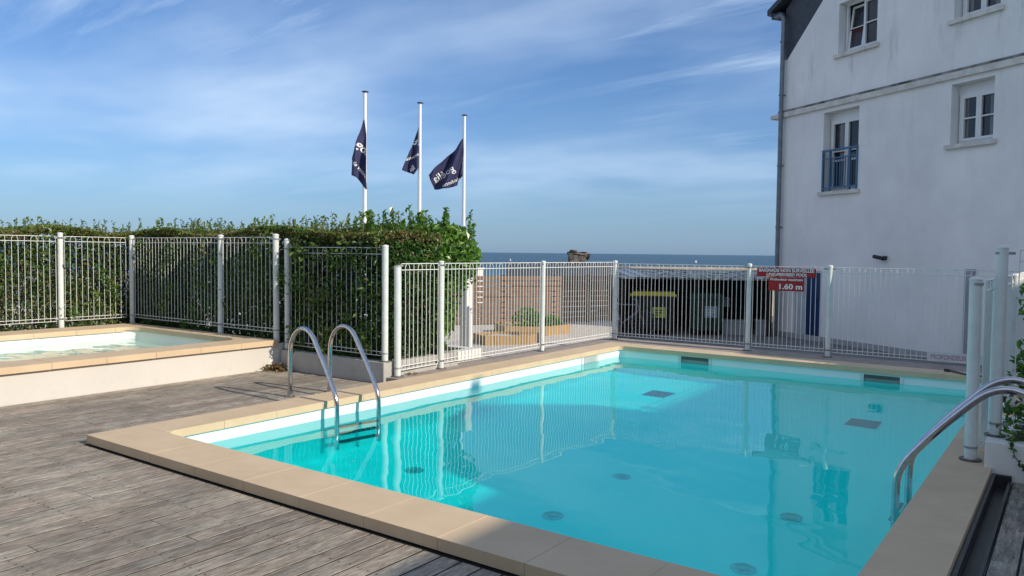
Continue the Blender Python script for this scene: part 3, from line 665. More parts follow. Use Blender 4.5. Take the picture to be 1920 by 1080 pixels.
# ------------------------------------------------------------------ hedge, shrubs, plants
def box_pts(n, x0, x1, y0, y1, z0, z1, shell=0.55, faces='all'):
    """points in a box, most of them close to its skin"""
    P = RNG.uniform(0, 1, (n, 3)); k = RNG.uniform(0, 1, n) < shell; f = RNG.integers(0, 5, n); dp = np.abs(RNG.normal(0, 0.05, n))
    dims = np.array([x1-x0, y1-y0, z1-z0]); Q = P * dims
    for i, (ax, hi) in enumerate(((0,0),(0,1),(1,0),(1,1),(2,1))):
        s = k & (f == i); Q[s, ax] = (dims[ax] - dp[s]) if hi else dp[s]
    return Q + np.array([x0, y0, z0])
def lump(P, amp, f, seed):
    rg = np.random.default_rng(seed); o = np.zeros(len(P))
    for k in range(6):
        d = rg.normal(size=3) * f; o += np.sin(P @ d + rg.uniform(0, 6.28))
    return o / 6 * amp
def sprigs(mb_pts, n, area, zbase, hmin, hmax, rnd_hi):
    out = []; cols = []; stems = []
    for _ in range(n):
        x = RNG.uniform(area[0], area[1]); y = RNG.uniform(area[2], area[3]); h = hmin + (hmax-hmin) * RNG.uniform(0, 1) ** 2.2
        lx, ly = RNG.normal(0, 0.12, 2); k = max(4, int(h / 0.014)); stems.append(((x, y, zbase-0.1), (x+lx*h, y+ly*h, zbase+h)))
        for i in range(k):
            f = i / (k-1); out.append((x + lx*h*f + RNG.normal(0, 0.012), y + ly*h*f + RNG.normal(0, 0.012), zbase - 0.05 + (h+0.05)*f)); cols.append(rnd_hi + RNG.uniform(-0.15, 0.1))
    return np.array(out), np.array(cols), stems
def hedge():
    t_ = empty('hedge', (-9.5, 6.5, GTZ)); tag(t_, 'long clipped green hedge behind the white fences, browned along its top', 'hedge')
    off = tuple(-a for a in t_.location)
    segs = [(-12.2, -11.17, 2.2, 6.9, -0.1, 1.60, 105000), (-11.17, -7.65, 6.05, 6.9, 0.0, 1.60, 66000), (-7.65, -6.03, 6.04, 6.95, 0.12, 1.58, 34000)]
    PP = []; 
    for s in segs:
        P = box_pts(s[6], *s[:6], shell=0.62); PP.append(P)
    P = np.vstack(PP)
    top = P[:, 2] > 1.50
    dens = lump(P, 1.0, 4.0, 3) + lump(P, 1.0, 9.0, 8)
    keep = (RNG.uniform(0, 1, len(P)) < np.clip(0.72 + 0.6 * dens, 0.30, 1)) | top
    P = P[keep]; top = top[keep]
    P[:, 2] += np.where(top, lump(P, 0.09, 3.0, 5), 0)
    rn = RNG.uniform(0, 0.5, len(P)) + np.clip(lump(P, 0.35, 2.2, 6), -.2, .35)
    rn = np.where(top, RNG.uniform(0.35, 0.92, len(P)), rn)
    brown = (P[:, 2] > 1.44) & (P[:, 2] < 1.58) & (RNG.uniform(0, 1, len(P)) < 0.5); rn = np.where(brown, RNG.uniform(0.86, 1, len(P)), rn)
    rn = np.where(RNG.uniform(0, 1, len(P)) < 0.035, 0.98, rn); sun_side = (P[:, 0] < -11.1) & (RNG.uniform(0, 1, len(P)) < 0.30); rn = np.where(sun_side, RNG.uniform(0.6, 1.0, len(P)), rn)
    S1, c1, st1 = sprigs(None, 330, (-11.2, -6.1, 6.1, 6.9), 1.60, 0.02, 0.19, 0.66)
    S2, c2, st2 = sprigs(None, 260, (-12.1, -11.2, 1.5, 6.8), 1.60, 0.02, 0.17, 0.70)
    CL = []; cc = []
    for k in range(150):
        if k < 50: c = (-11.13 + RNG.normal(0, .02), RNG.uniform(2.5, 5.9), RNG.uniform(.3, 1.55))
        elif k < 100: c = (RNG.uniform(-11.1, -7.7), 6.0 + RNG.normal(0, .02), RNG.uniform(.25, 1.5) ** 1.0)
        else: c = (RNG.uniform(-7.6, -6.1), 6.0 + RNG.normal(0, .02), RNG.uniform(.25, 1.5))
        m_ = int(RNG.integers(10, 46)); CL.append(np.array(c) + RNG.normal(0, 1, (m_, 3)) * np.array([.055, .035, .075])); cc.append(RNG.uniform(.35, .82) + RNG.uniform(-.12, .12, m_))
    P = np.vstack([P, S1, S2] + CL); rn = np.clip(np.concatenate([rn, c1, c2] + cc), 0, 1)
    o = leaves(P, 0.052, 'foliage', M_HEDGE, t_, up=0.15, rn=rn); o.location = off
    mb = MB()
    for (x0, x1, y0, y1, z0, z1, n) in segs:
        cnt = int(((x1-x0) + (y1-y0)) * 20)
        for _ in range(cnt):
            x = random.uniform(x0+.1, x1-.1); y = random.uniform(y0+.12, y1-.1); p = Vector((x, y, z0-0.05)); pts = [p]; 
            for k in range(4):
                p = p + Vector((random.uniform(-.07, .07), random.uniform(-.07, .07), (z1-z0)/4.3)); p.x = min(max(p.x, x0+.04), x1-.04); p.y = min(max(p.y, y0+.04), y1-.04); pts.append(p)
            mb.tube(pts, [random.uniform(.006, .014)] * 2 + [.006, .004, .003], 4, caps=False)
            for k in range(4):
                q = pts[random.randint(1, 4)]; e = q + Vector((random.uniform(-.22, .22), random.uniform(-.22, .22), random.uniform(.0, .25)))
                e.x = min(max(e.x, x0+.02), x1-.02); e.y = min(max(e.y, y0+.02), y1-.02); e.z = min(e.z, z1); mb.tube([q, (q+e)/2 + Vector((0,0,.02)), e], .0028, 3, caps=False)
    for a, b in st1 + st2: mb.tube([a, b], .002, 3, caps=False)
    o = mb.build('stems', M_TWIG); o.parent = t_; o.location = off
hedge()
def blob_pts(n, c, r, p=0.55):
    d = RNG.normal(size=(n, 3)); d /= np.linalg.norm(d, axis=1, keepdims=True); rr = RNG.uniform(0.25, 1, (n, 1)) ** p
    return np.array(c) + d * rr * np.array(r)
def shrub(name, loc, label, cat, blobs, n, size, cols=(0, 1), m=None, stems=26, sprig=None, up=0.35, group=None, elong=2.0):
    t_ = empty(name, loc); tag(t_, label, cat, group); off = tuple(-a for a in loc); PP = []; vol = [b[1][0]*b[1][1]*b[1][2] for b in blobs]
    for b, v in zip(blobs, vol): PP.append(blob_pts(int(n * v / sum(vol)), b[0], b[1]))
    P = np.vstack(PP); l = lump(P, 1.0, 7.0, 21); keep = RNG.uniform(0, 1, len(P)) < np.clip(0.7 + 0.8*l, 0.12, 1); P = P[keep]
    rn = np.clip(RNG.uniform(cols[0], cols[1], len(P)) * 0.75 + 0.2 * (l[keep] + .5), 0, 1)
    mb = MB()
    if sprig:
        for a in sprig:
            S_, c_, st = sprigs(None, a[0], a[1:5], a[5], a[6], a[7], 0.55); P = np.vstack([P, S_]); rn = np.concatenate([rn, np.clip(c_, 0, 1)])
            for q, e in st: mb.tube([q, e], .003, 3, caps=False)
    o = leaves(P, size, 'foliage', m or M_SHRUB, t_, up=up, rn=rn, elong=elong); o.location = off
    for _ in range(stems):
        b = random.choice(blobs); c = Vector(b[0]); e = c + Vector([random.uniform(-.7, .7) * r for r in b[1]]); s = Vector(loc) + Vector((random.uniform(-.12, .12), random.uniform(-.12, .12), 0))
        mid = (s + e) / 2 + Vector((random.uniform(-.06, .06), random.uniform(-.06, .06), 0)); mb.tube([s, mid, e], [.012, .007, .003], 5, caps=False)
    o = mb.build('stems', M_TWIG); o.parent = t_; o.location = off; return t_
shrub('bush', (-6.6, 7.3, 0.05), 'tall bushy green shrub at the hedge end, rising above the fence beside the flagpoles', 'shrub',
      [((-6.45, 6.85, 1.30), (0.42, 0.72, 0.40)), ((-6.50, 7.45, 1.28), (0.45, 0.62, 0.42)), ((-6.6, 7.1, 0.85), (0.42, 0.75, 0.62)), ((-6.42, 6.85, 0.48), (0.30, 0.62, 0.42)), ((-6.6, 7.45, 0.55), (0.28, 0.28, 0.5)), ((-6.38, 7.0, 1.02), (0.32, 0.95, 0.26)), ((-6.5,7.3,1.55),(0.36,0.72,0.14))],
      21000, 0.082, (0.15, 1.1), sprig=[(60, -6.85, -6.2, 6.3, 8.0, 1.58, 0.05, 0.30)], stems=40)
shrub('climber', (0.15, 6.35, 0.12), 'dark green climbing plant on the fence panel above the ivy planter', 'climbing plant',
      [((0.30, 6.25, 0.95), (0.46, 0.18, 0.36)), ((0.55, 6.2, 0.55), (0.60, 0.2, 0.50)), ((-0.12, 6.15, 0.33), (0.26, 0.16, 0.16)), ((-0.20, 6.22, 1.05), (0.13, 0.12, 0.24)), ((-0.20, 6.24, 0.66), (0.15, 0.12, 0.24)), ((-0.30, 6.18, 0.42), (0.12, 0.1, 0.22)), ((0.9, 6.25, 1.0), (0.6, 0.2, 0.35)), ((0.02,6.15,0.62),(0.12,0.1,0.22)), ((-0.2,6.02,0.22),(0.22,0.12,0.08)), ((0.3, 6.15, 0.22), (0.6, 0.15, 0.12))],
      9500, 0.06, (0, 0.75), stems=30, up=0.1)
def ivy():
    mb = MB(); pts = [Vector((-0.33, 5.99, 0.19)), Vector((-0.31, 5.86, 0.175)), Vector((-0.29, 5.845, 0.10)), Vector((-0.25, 5.84, 0.04)), Vector((-0.22, 5.838, -0.0)), Vector((-0.165, 5.835, -0.03)), Vector((-0.12, 5.83, -0.045))]
    t_ = empty('ivy_strand', pts[0]); tag(t_, 'thin strand of dark ivy hanging down the white planter wall beside the drain', 'ivy')
    mb.tube(pts, .003, 5); o = mb.build('stem', M_TWIG); o.parent = t_; o.location = tuple(-a for a in t_.location)
    P = []
    for a, b in zip(pts[:-1], pts[1:]):
        for k in range(5): q = a.lerp(b, k / 5); P.append((q.x + random.uniform(-.014, .014), q.y - random.uniform(0.004, .02), q.z + random.uniform(-.014, .014)))
    o = leaves(np.array(P), 0.034, 'leaves', M_SHRUB, t_, up=0, bias=(0, -1.5, 0), rn=RNG.uniform(0, .4, len(P))); o.location = tuple(-a for a in t_.location)
ivy()
shrub('garden_bush', (-8.2, 12.1, GTZ), 'small round green bush in the wooden bed before the plank fence', 'shrub',
      [((-8.25, 11.95, 0.08), (0.30, 0.34, 0.26)), ((-8.0, 12.35, 0.02), (0.26, 0.24, 0.18))], 2600, 0.06, (0.2, 1.0), stems=14)
def litter():
    P = RNG.normal(0, 1, (260, 3)) * np.array([0.09, 0.07, 0.02]) + np.array([-7.62, 5.84, DECK_Z + 0.03]); P[:, 2] = np.abs(P[:, 2] - DECK_Z - .008) + DECK_Z + .008
    k = P[:, 1] < 5.93; P = P[k]; P[:, 0] = np.maximum(P[:, 0], -7.71)
    o = leaves(P, 0.045, 'leaf_litter', M_DRYLEAF, None, up=0.6); tag(o, 'small heap of dry brown leaves in the corner where the two white walls meet the deck', 'dead leaves', kind='stuff')
    Q = RNG.uniform(0, 1, (60, 3)) * np.array([0.25, 0.2, 0.0]) + np.array([-6.1, 6.25, 0.004]); 
    o = leaves(Q, 0.03, 'leaf_litter', M_DRYLEAF, None, up=2.0); tag(o, 'scattered dry leaves at the foot of the fence posts left of the pool', 'dead leaves', kind='stuff')
litter()

# ------------------------------------------------------------------ text
def text_geo(s, size, bold=0.0, shear=0.0, extrude=0.0, space=1.0):
    cu = bpy.data.curves.new('t', 'FONT'); cu.body = s; cu.size = size; cu.offset = bold; cu.shear = shear; cu.resolution_u = 3; cu.space_character = space; cu.extrude = extrude
    ob = bpy.data.objects.new('t', cu); COL.objects.link(ob); dg = bpy.context.evaluated_depsgraph_get(); dg.update()
    me = bpy.data.meshes.new_from_object(ob.evaluated_get(dg)); V = [tuple(v.co) for v in me.vertices]; F = [tuple(p.vertices) for p in me.polygons]
    bpy.data.objects.remove(ob, do_unlink=True); bpy.data.curves.remove(cu); bpy.data.meshes.remove(me); return V, F
def text_on(mb, s, size, o, ax, ay, az, lift=0.002, width=None, **kw):
    V, F = text_geo(s, size, **kw); o, ax, ay, az = map(Vector, (o, ax, ay, az)); sx = 1.0
    if width: w0 = max(v[0] for v in V) - min(v[0] for v in V); sx = width / w0
    x0 = min(v[0] for v in V)
    mb.add([o + ax * (v[0]-x0) * sx + ay * v[1] + az * (lift + v[2]) for v in V], F)
M_RED = mat('red_sign', (0.36, 0.008, 0.012), (0.32, 0.008, 0.012), scale=3, rough=0.35)
M_TXT = mat('white_lettering', (0.80, 0.80, 0.80), (0.74, 0.74, 0.74), scale=3, rough=0.5)
def signs():
    y = E1 - 0.045; t_ = empty('warning_sign', (-3.2, y, 0.8)); tag(t_, 'red pool warning sign with white lettering hung on the far fence', 'sign'); off = tuple(-a for a in t_.location)
    mb = MB(); mb.bbox(-3.665, -2.865, y, y+0.006, 1.055, 1.175, 0.002); mb.bbox(-3.50, -3.015, y, y+0.006, 0.862, 1.052, 0.002); bd_ = o = mb.build('board', M_RED); o.parent = t_; o.location = off
    mb = MB(); n = (0, -1, 0); ax = (1, 0, 0); az = (0, 0, 1)
    for txt, sz, p, kw in (('BAIGNADE NON SURVEILLÉE', 0.062, (-3.635, y, 1.123), dict(width=0.745, bold=0.0016)), ('UNSUPERVISED POOL', 0.056, (-3.53, y, 1.068), dict(width=0.55, bold=0.0016, shear=0.25)),
                           ('Profondeur maximum', 0.046, (-3.475, y, 1.005), dict(width=0.44, bold=0.0012)), ('1.60 m', 0.098, (-3.35, y, 0.89), dict(width=0.31, bold=0.003))):
        mb = MB(); text_on(mb, txt, sz, p, ax, az, n, **kw); mb.build('lettering', M_TXT, bd_)
    y = E1 - 0.03; t_ = empty('depth_sign', (-1.2, y, 0.05)); tag(t_, 'small white depth sign with pink letters low on the far fence at its right end', 'sign'); off = tuple(-a for a in t_.location)
    mb = MB(); mb.bbox(-1.50, -0.70, y, y+0.006, 0.055, 0.175, 0.002); o = mb.build('board', mat('old_white_sign', (0.62, 0.66, 0.66), (0.52, 0.56, 0.57), scale=5, rough=0.5)); o.parent = t_; o.location = off
    mb = MB(); text_on(mb, 'PROFONDEUR: 1', 0.082, (-1.465, y, 0.087), ax, az, n, width=0.44, bold=0.002); o = mb.build('lettering', mat('faded_pink', (0.42, 0.20, 0.28), (0.5, 0.3, 0.36), scale=30, rough=0.6)); o.parent = t_; o.location = off
signs()
# hose end lying over the kerb in the far right corner
mb = MB(); mb.tube([(-1.20, 10.47, 0.018), (-1.12, 10.40, 0.016), (-1.0, 10.27, 0.014), (-0.82, 10.12, 0.03), (-0.66, 9.9, 0.012), (-0.60, 9.6, 0.011)], 0.010, 8)
mb.tube([(-1.25, 10.50, 0.018), (-1.20, 10.47, 0.018)], 0.017, 8); tag(mb.build('hose_end', M_DARK), 'thin dark hose end lying across the coping below the depth sign', 'hose')

# ------------------------------------------------------------------ flags
M_FLAGPOLE = mat('white_flagpole', (0.80, 0.80, 0.80), (0.76, 0.76, 0.76), scale=2, rough=0.3, coat=0.4)
M_FLAG = mat('navy_flag', (0.020, 0.022, 0.075), (0.032, 0.034, 0.10), scale=3, rough=0.8)
M_FBLUE = mat('flag_light_blue', (0.06, 0.30, 0.60), (0.08, 0.36, 0.66), scale=3, rough=0.8)
RV = Vector((0.8104918, 0.58564768, 0)).normalized(); BV = Vector((-RV.y, RV.x, 0))
def flagpole(x, y, ztop, mpp, rows, texts, label, flabel, folds, front=0.0, blue=None):
    """rows: (dy_px below the top, x_left, x_right) relative to the pole axis, in units of mpp metres"""
    t_ = empty('flagpole', (x, y, GTZ)); tag(t_, label, 'flagpole', 'flagpoles behind the hedge'); off = Vector((-x, -y, -GTZ))
    mb = MB(); mb.tube([(x, y, GTZ), (x, y, 2.5), (x, y, ztop)], [0.062, 0.055, 0.045], 18); o = mb.build('pole', M_FLAGPOLE); o.parent = t_; o.location = off
    mb = MB(); mb.tube([(x, y, ztop), (x, y, ztop+0.012)], 0.045, 18); mb.tube([(x, y, ztop+0.012), (x, y, ztop+0.03), (x, y, ztop+0.045)], [0.10, 0.10, 0.04], 18); o = mb.build('cap', M_DARK); o.parent = t_; o.location = off
    mb = MB(); a = Vector((x, y, 0)) - RV * 0.06; mb.tube([a + Vector((0,0,ztop-0.05)), a - RV*0.01 + Vector((0,0,ztop/2)), a + Vector((0,0,0.9))], 0.004, 5); o = mb.build('halyard', M_WIRE); o.parent = t_; o.location = off
    f = empty('flag', (x, y, ztop - rows[0][0] * mpp)); tag(f, flabel, 'flag', 'navy flags on the flagpoles'); foff = -f.location
    NR, NC = 54, 30; ys = [r[0] for r in rows]
    def surf(v, u):
        yy = ys[0] + (ys[-1] - ys[0]) * v; xl = np.interp(yy, ys, [r[1] for r in rows]); xr = np.interp(yy, ys, [r[2] for r in rows]); xx = xl + (xr - xl) * u
        wd = abs(xr - xl); dp = sum(A * math.sin(k * xx + q * yy + ph) for A, k, q, ph in folds) * min(1, wd / 14)
        return xx, yy, dp
    def p3(xx, yy, dp, lift=0.0): return Vector((x, y, ztop - yy * mpp)) + RV * (xx * mpp) + BV * (-front + dp - lift)
    V = []; F = []
    for side in (0, 0.006):
        for i in range(NR + 1):
            for j in range(NC + 1): V.append(p3(*surf(i / NR, j / NC), -side))
    W1 = NC + 1; K = (NR + 1) * W1
    for i in range(NR):
        for j in range(NC): q = i * W1 + j; F.append((q, q+W1, q+W1+1, q+1)); F.append((K+q, K+q+1, K+q+W1+1, K+q+W1))
    mb = MB(); mb.add(V, F, True); o = mb.build('cloth', M_FLAG); o.parent = f; o.location = foff
    def on(xx, yy, lift):
        xl = np.interp(yy, ys, [r[1] for r in rows]); xr = np.interp(yy, ys, [r[2] for r in rows])
        if not (ys[0] < yy < ys[-1] and xl < xx < xr): return None
        wd = abs(xr - xl); dp = sum(A * math.sin(k * xx + q * yy + ph) for A, k, q, ph in folds) * min(1, wd / 14)
        return p3(xx, yy, dp, lift)
    def paint(name, VV, FF, m, lift):
        pts = [on(a, b, lift) for a, b in VV]; FF = [q for q in FF if all(pts[i] is not None for i in q)]
        mb = MB(); mp = {}; vs = []
        for q in FF:
            for i in q:
                if i not in mp: mp[i] = len(vs); vs.append(pts[i])
        if vs: mb.add(vs, [tuple(mp[i] for i in q) for q in FF]); o = mb.build(name, m); o.parent = f; o.location = foff
    VV = []; FF = []
    for (s, size, ox, oy, ang, mir, bold) in texts:
        V_, F_ = text_geo(s, size, bold=bold); k = len(VV); ca, sa = math.cos(R(ang)), math.sin(R(ang)); wmax = max(v[0] for v in V_)
        for v in V_:
            a, b = ((wmax - v[0]) if mir else v[0]), v[1]; VV.append((ox + a*ca + b*sa, oy + a*sa - b*ca))
        FF += [tuple(i + k for i in q) for q in F_]
    paint('lettering', VV, FF, M_TXT, 0.012)
    if blue:
        VV = [(a, b) for a, b in blue]; paint('emblem', VV, [tuple(range(len(VV)))] if len(VV) < 5 else [(0,1,2),(3,4,5)], M_FBLUE, 0.010)
D1, D2, D3 = 23.2, 25.0, 27.2
flagpole(-17.12, 16.27, 5.98, D1/1472.6, [(52,-.5,1),(60,-3,2),(78,-8,4),(123,-23,6),(128,-22,6),(155,-23.5,6),(157,-14,6),(168,-6,6),(180,4,6)],
    [('goé', 21, -15, 100, 47, False, 0.5), ('de vacances', 9.5, -20, 132, 50, False, 0.15)],
    'tallest white flagpole, leftmost of the three behind the hedge', 'navy flag hanging limp over the leftmost flagpole', [(0.10, 0.28, 0.02, 0), (0.02, 0.6, 0.05, 1)], front=0.2,
    blue=[(-9, 74), (3, 76), (-5, 90), (-17, 106), (-11, 110), (-19, 116)])
flagpole(-16.93, 18.43, 5.98, D2/1472.6, [(43,-3,-1.5),(69,-12,-1.5),(97,-23,-1.5),(118,-31,-2),(123,-33,-5),(127,-20,-8),(130,-12,-11)],
    [('goé', 16, -21, 78, -15, True, 0.5), ('vacances', 8, -27, 106, -22, True, 0.15), ('lia', 13, -17, 126, -35, True, 0.3)],
    'white flagpole in the middle of the three behind the hedge', 'navy flag folded under itself on the middle flagpole', [(0.09, 0.25, 0.05, 0.5), (0.03, 0.5, -0.06, 1)])
flagpole(-17.15, 20.89, 5.98, D3/1472.6, [(42,-4,-2),(60,-16,-2),(109,-66.5,-2),(111,-65,-4),(118,-62,-11),(128,-58,-13),(133,-56,-30),(136,-55,-48)],
    [('goélia', 19, -53, 124, -33, True, 0.15), ('résidences', 8.5, -38, 132, -26, True, 0.1)],
    'shortest white flagpole, rightmost of the three behind the hedge', 'navy flag blown out to the left of the rightmost flagpole', [(0.13, 0.20, 0.09, 0), (0.06, 0.42, 0.14, 1)])

# ------------------------------------------------------------------ apartment building with the shaded white facade
A0 = Vector((-4.54, 17.62, 0)); DS = Vector((-0.83771872, 0.54610196, 0)); NB = Vector((0.54610196, 0.83771872, 0))
def fp(s, z, d=0.0): return A0 + DS * s + NB * d + Vector((0, 0, z))
SR, SL, ZTOP = -5.2, 1.40, 7.25
from mathutils.geometry import tessellate_polygon
ab = empty('apartment_building', (A0.x, A0.y, GZ)); tag(ab, 'three storey apartment block with shaded white rendered gable wall and slate roof', 'building')
aoff = -ab.location
def apart(name, mb, m, parent=None, label=None):
    o = mb.build(name, m); fix_normals(o); o.parent = parent or ab; o.location = aoff if parent is None else (0, 0, 0)
    if label: o['label'] = label
    return o
WINS = [(-0.98, -0.0, 2.71, 4.40, 'a'), (-3.92, -3.10, 3.33, 4.40, 'b'), (-1.37, -0.35, 5.54, 6.60, 'c'), (-3.97, -3.09, 5.52, 6.60, 'd')]
outer = [(SR, GZ), (SL, GZ), (SL-0.02, 5.78), (1.19, 5.80), (0.10, 6.84), (-0.33, ZTOP), (SR, ZTOP)]
mb = MB(); loops = [outer] + [[(a, c), (b, c), (b, d), (a, d)] for a, b, c, d, _ in WINS] + [[(-0.06, GZ), (0.80, GZ), (0.80, 1.02), (-0.06, 1.02)]]
flat = [p for l in loops for p in l]; tri = tessellate_polygon([[Vector((p[0], p[1], 0)) for p in l] for l in loops])
mb.add([fp(p[0], p[1]) for p in flat], [tuple(t_) for t_ in tri])
DP = 0.25
for l in loops[1:]:
    n = len(l); mb.add([fp(p[0], p[1]) for p in l] + [fp(p[0], p[1], DP) for p in l], [(i, (i+1) % n, n+(i+1) % n, n+i) for i in range(n)])
# body behind the facade (sides, back, and a lining behind the openings)
B = 4.4
mb.add([fp(SL, GZ), fp(SL, 5.78), fp(SL, 5.78, B), fp(SL, GZ, B)], [(0,1,2,3)]); mb.add([fp(SR, GZ), fp(SR, ZTOP), fp(SR, ZTOP, B), fp(SR, GZ, B)], [(0,1,2,3)])
mb.add([fp(SL, GZ, B), fp(SL, 5.78, B), fp(SR, ZTOP, B), fp(SR, GZ, B)], [(0,1,2,3)])
def facade_mat():
    m = bpy.data.materials.new('weathered_facade_render'); m.use_nodes = True; t = m.node_tree; b = t.nodes['Principled BSDF']
    tc = t.nodes.new('ShaderNodeTexCoord'); base = ramp(t, noise(t, 0.9, 7, 0.62), [(0.3, (0.86, 0.85, 0.83)), (0.7, (0.72, 0.71, 0.70))])
    sp = t.nodes.new('ShaderNodeSeparateXYZ'); L(t, tc.outputs['Object'], sp.inputs[0])
    streak = noise(t, 1.6, 7, 0.7, vec=tc.outputs['Object'], stretch=(2.2, 2.2, 0.35)); st = ramp(t, streak, [(0.52, (0, 0, 0)), (0.72, (1, 1, 1))])
    z = math_(t, 'ADD', sp.outputs[2], GZ)
    top = ramp(t, math_(t, 'DIVIDE', z, 8.0), [(0.30, (0.12,)*3), (0.56, (0.25,)*3), (0.60, (0.75,)*3), (0.72, (0.35,)*3), (0.9, (0.5,)*3)])
    f = math_(t, 'MULTIPLY', math_(t, 'MULTIPLY', st.outputs[0], top.outputs[0]), 0.85)
    L(t, mixc(t, f, base.outputs[0], (0.36, 0.36, 0.35)), b.inputs['Base Color']); b.inputs['Roughness'].default_value = 0.9
    bn = t.nodes.new('ShaderNodeBump'); bn.inputs['Strength'].default_value = 0.25; bn.inputs['Distance'].default_value = 0.006; L(t, noise(t, 45, 5), bn.inputs['Height']); L(t, bn.outputs[0], b.inputs['Normal'])
    return m
M_FACADE = facade_mat()
wall = apart('wall', mb, M_FACADE)
# string course with dirt on its upper edge
M_COURSE = mat('string_course_render', (0.70, 0.68, 0.62), (0.52, 0.50, 0.46), scale=5, rough=0.9, bump=0.3, bscale=30)
M_GRIME = mat('black_grime', (0.34, 0.33, 0.31), (0.05, 0.05, 0.045), scale=3.0, rough=1.0, bump=0.5, bscale=25, detail=9)
def sbox(mb, s0, s1, z0, z1, d0, d1): mb.obox(fp(s0, z0, d0), DS * (s1-s0), NB * (d1-d0), (0, 0, z1-z0))
mb = MB(); sbox(mb, SR, 1.43, 4.49, 4.60, -0.06, 0.02); sbox(mb, 1.43, 1.66, 4.50, 4.585, -0.06, 0.5); c_ = apart('string_course', mb, M_COURSE)
mb = MB(); sbox(mb, SR, 1.42, 4.603, 4.65, -0.045, 0.012); apart('course_cap', mb, M_GRIME)
# roof
mb = MB()
P = [(1.30, 5.72), (1.30, 6.93), (1.70, 6.93), (1.72, 7.0), (0.95, 7.6), (-0.6, 8.2), (-0.6, ZTOP), (-0.33, ZTOP), (0.10, 6.84), (1.19, 5.80)]
def prismS(mb, poly, d0, d1):
    n = len(poly); mb.add([fp(p[0], p[1], d0) for p in poly] + [fp(p[0], p[1], d1) for p in poly], [tuple(range(n)), tuple(range(n, 2*n))[::-1]] + [(i, n+i, n+(i+1) % n, (i+1) % n) for i in range(n)])
P2 = [(1.32, 5.74), (1.32, 6.95), (0.9, 7.3), (-0.33, 7.3), (-0.33, ZTOP), (0.10, 6.84), (1.19, 5.80)]
prismS(mb, P2, 0.03, 3.8); sbox(mb, SR, -0.33, ZTOP+0.003, ZTOP+0.10, -0.05, B); slate = apart('roof', mb, M_SLATE)
mb = MB(); mb.prism([(1.74, 6.90), (1.74, 7.02), (0.78, 7.45), (0.78, 7.32)], DS, (0, 0, 1), NB, A0 + NB * -0.16, 4.2)
sbox(mb, 1.36, 1.66, 6.80, 6.90, -0.10, 4.0); apart('eave', mb, M_SLATE, None)
mb = MB(); mb.tube([fp(1.68, 6.93, -0.14), fp(1.68, 6.93, 4.0)], 0.06, 10); apart('gutter', mb, M_ZPIPE)
mb = MB(); mb.tube([fp(1.50, 6.80, -0.09), fp(1.32, 6.82, -0.09), fp(1.255, 6.72, -0.09), fp(1.25, 6.5, -0.09), fp(1.25, 4.7, -0.10), fp(1.25, GZ, -0.10)], 0.05, 12)
dp_ = apart('drainpipe', mb, M_ZPIPE)
for z in (0.6, 2.0, 3.4, 5.0, 6.2):
    mb = MB(); mb.tube([fp(1.25, z-0.02, -0.10), fp(1.25, z+0.02, -0.10)], 0.06, 12); sbox(mb, 1.22, 1.28, z-0.01, z+0.01, -0.1, 0); apart('pipe_bracket', mb, M_ZPIPE, dp_)
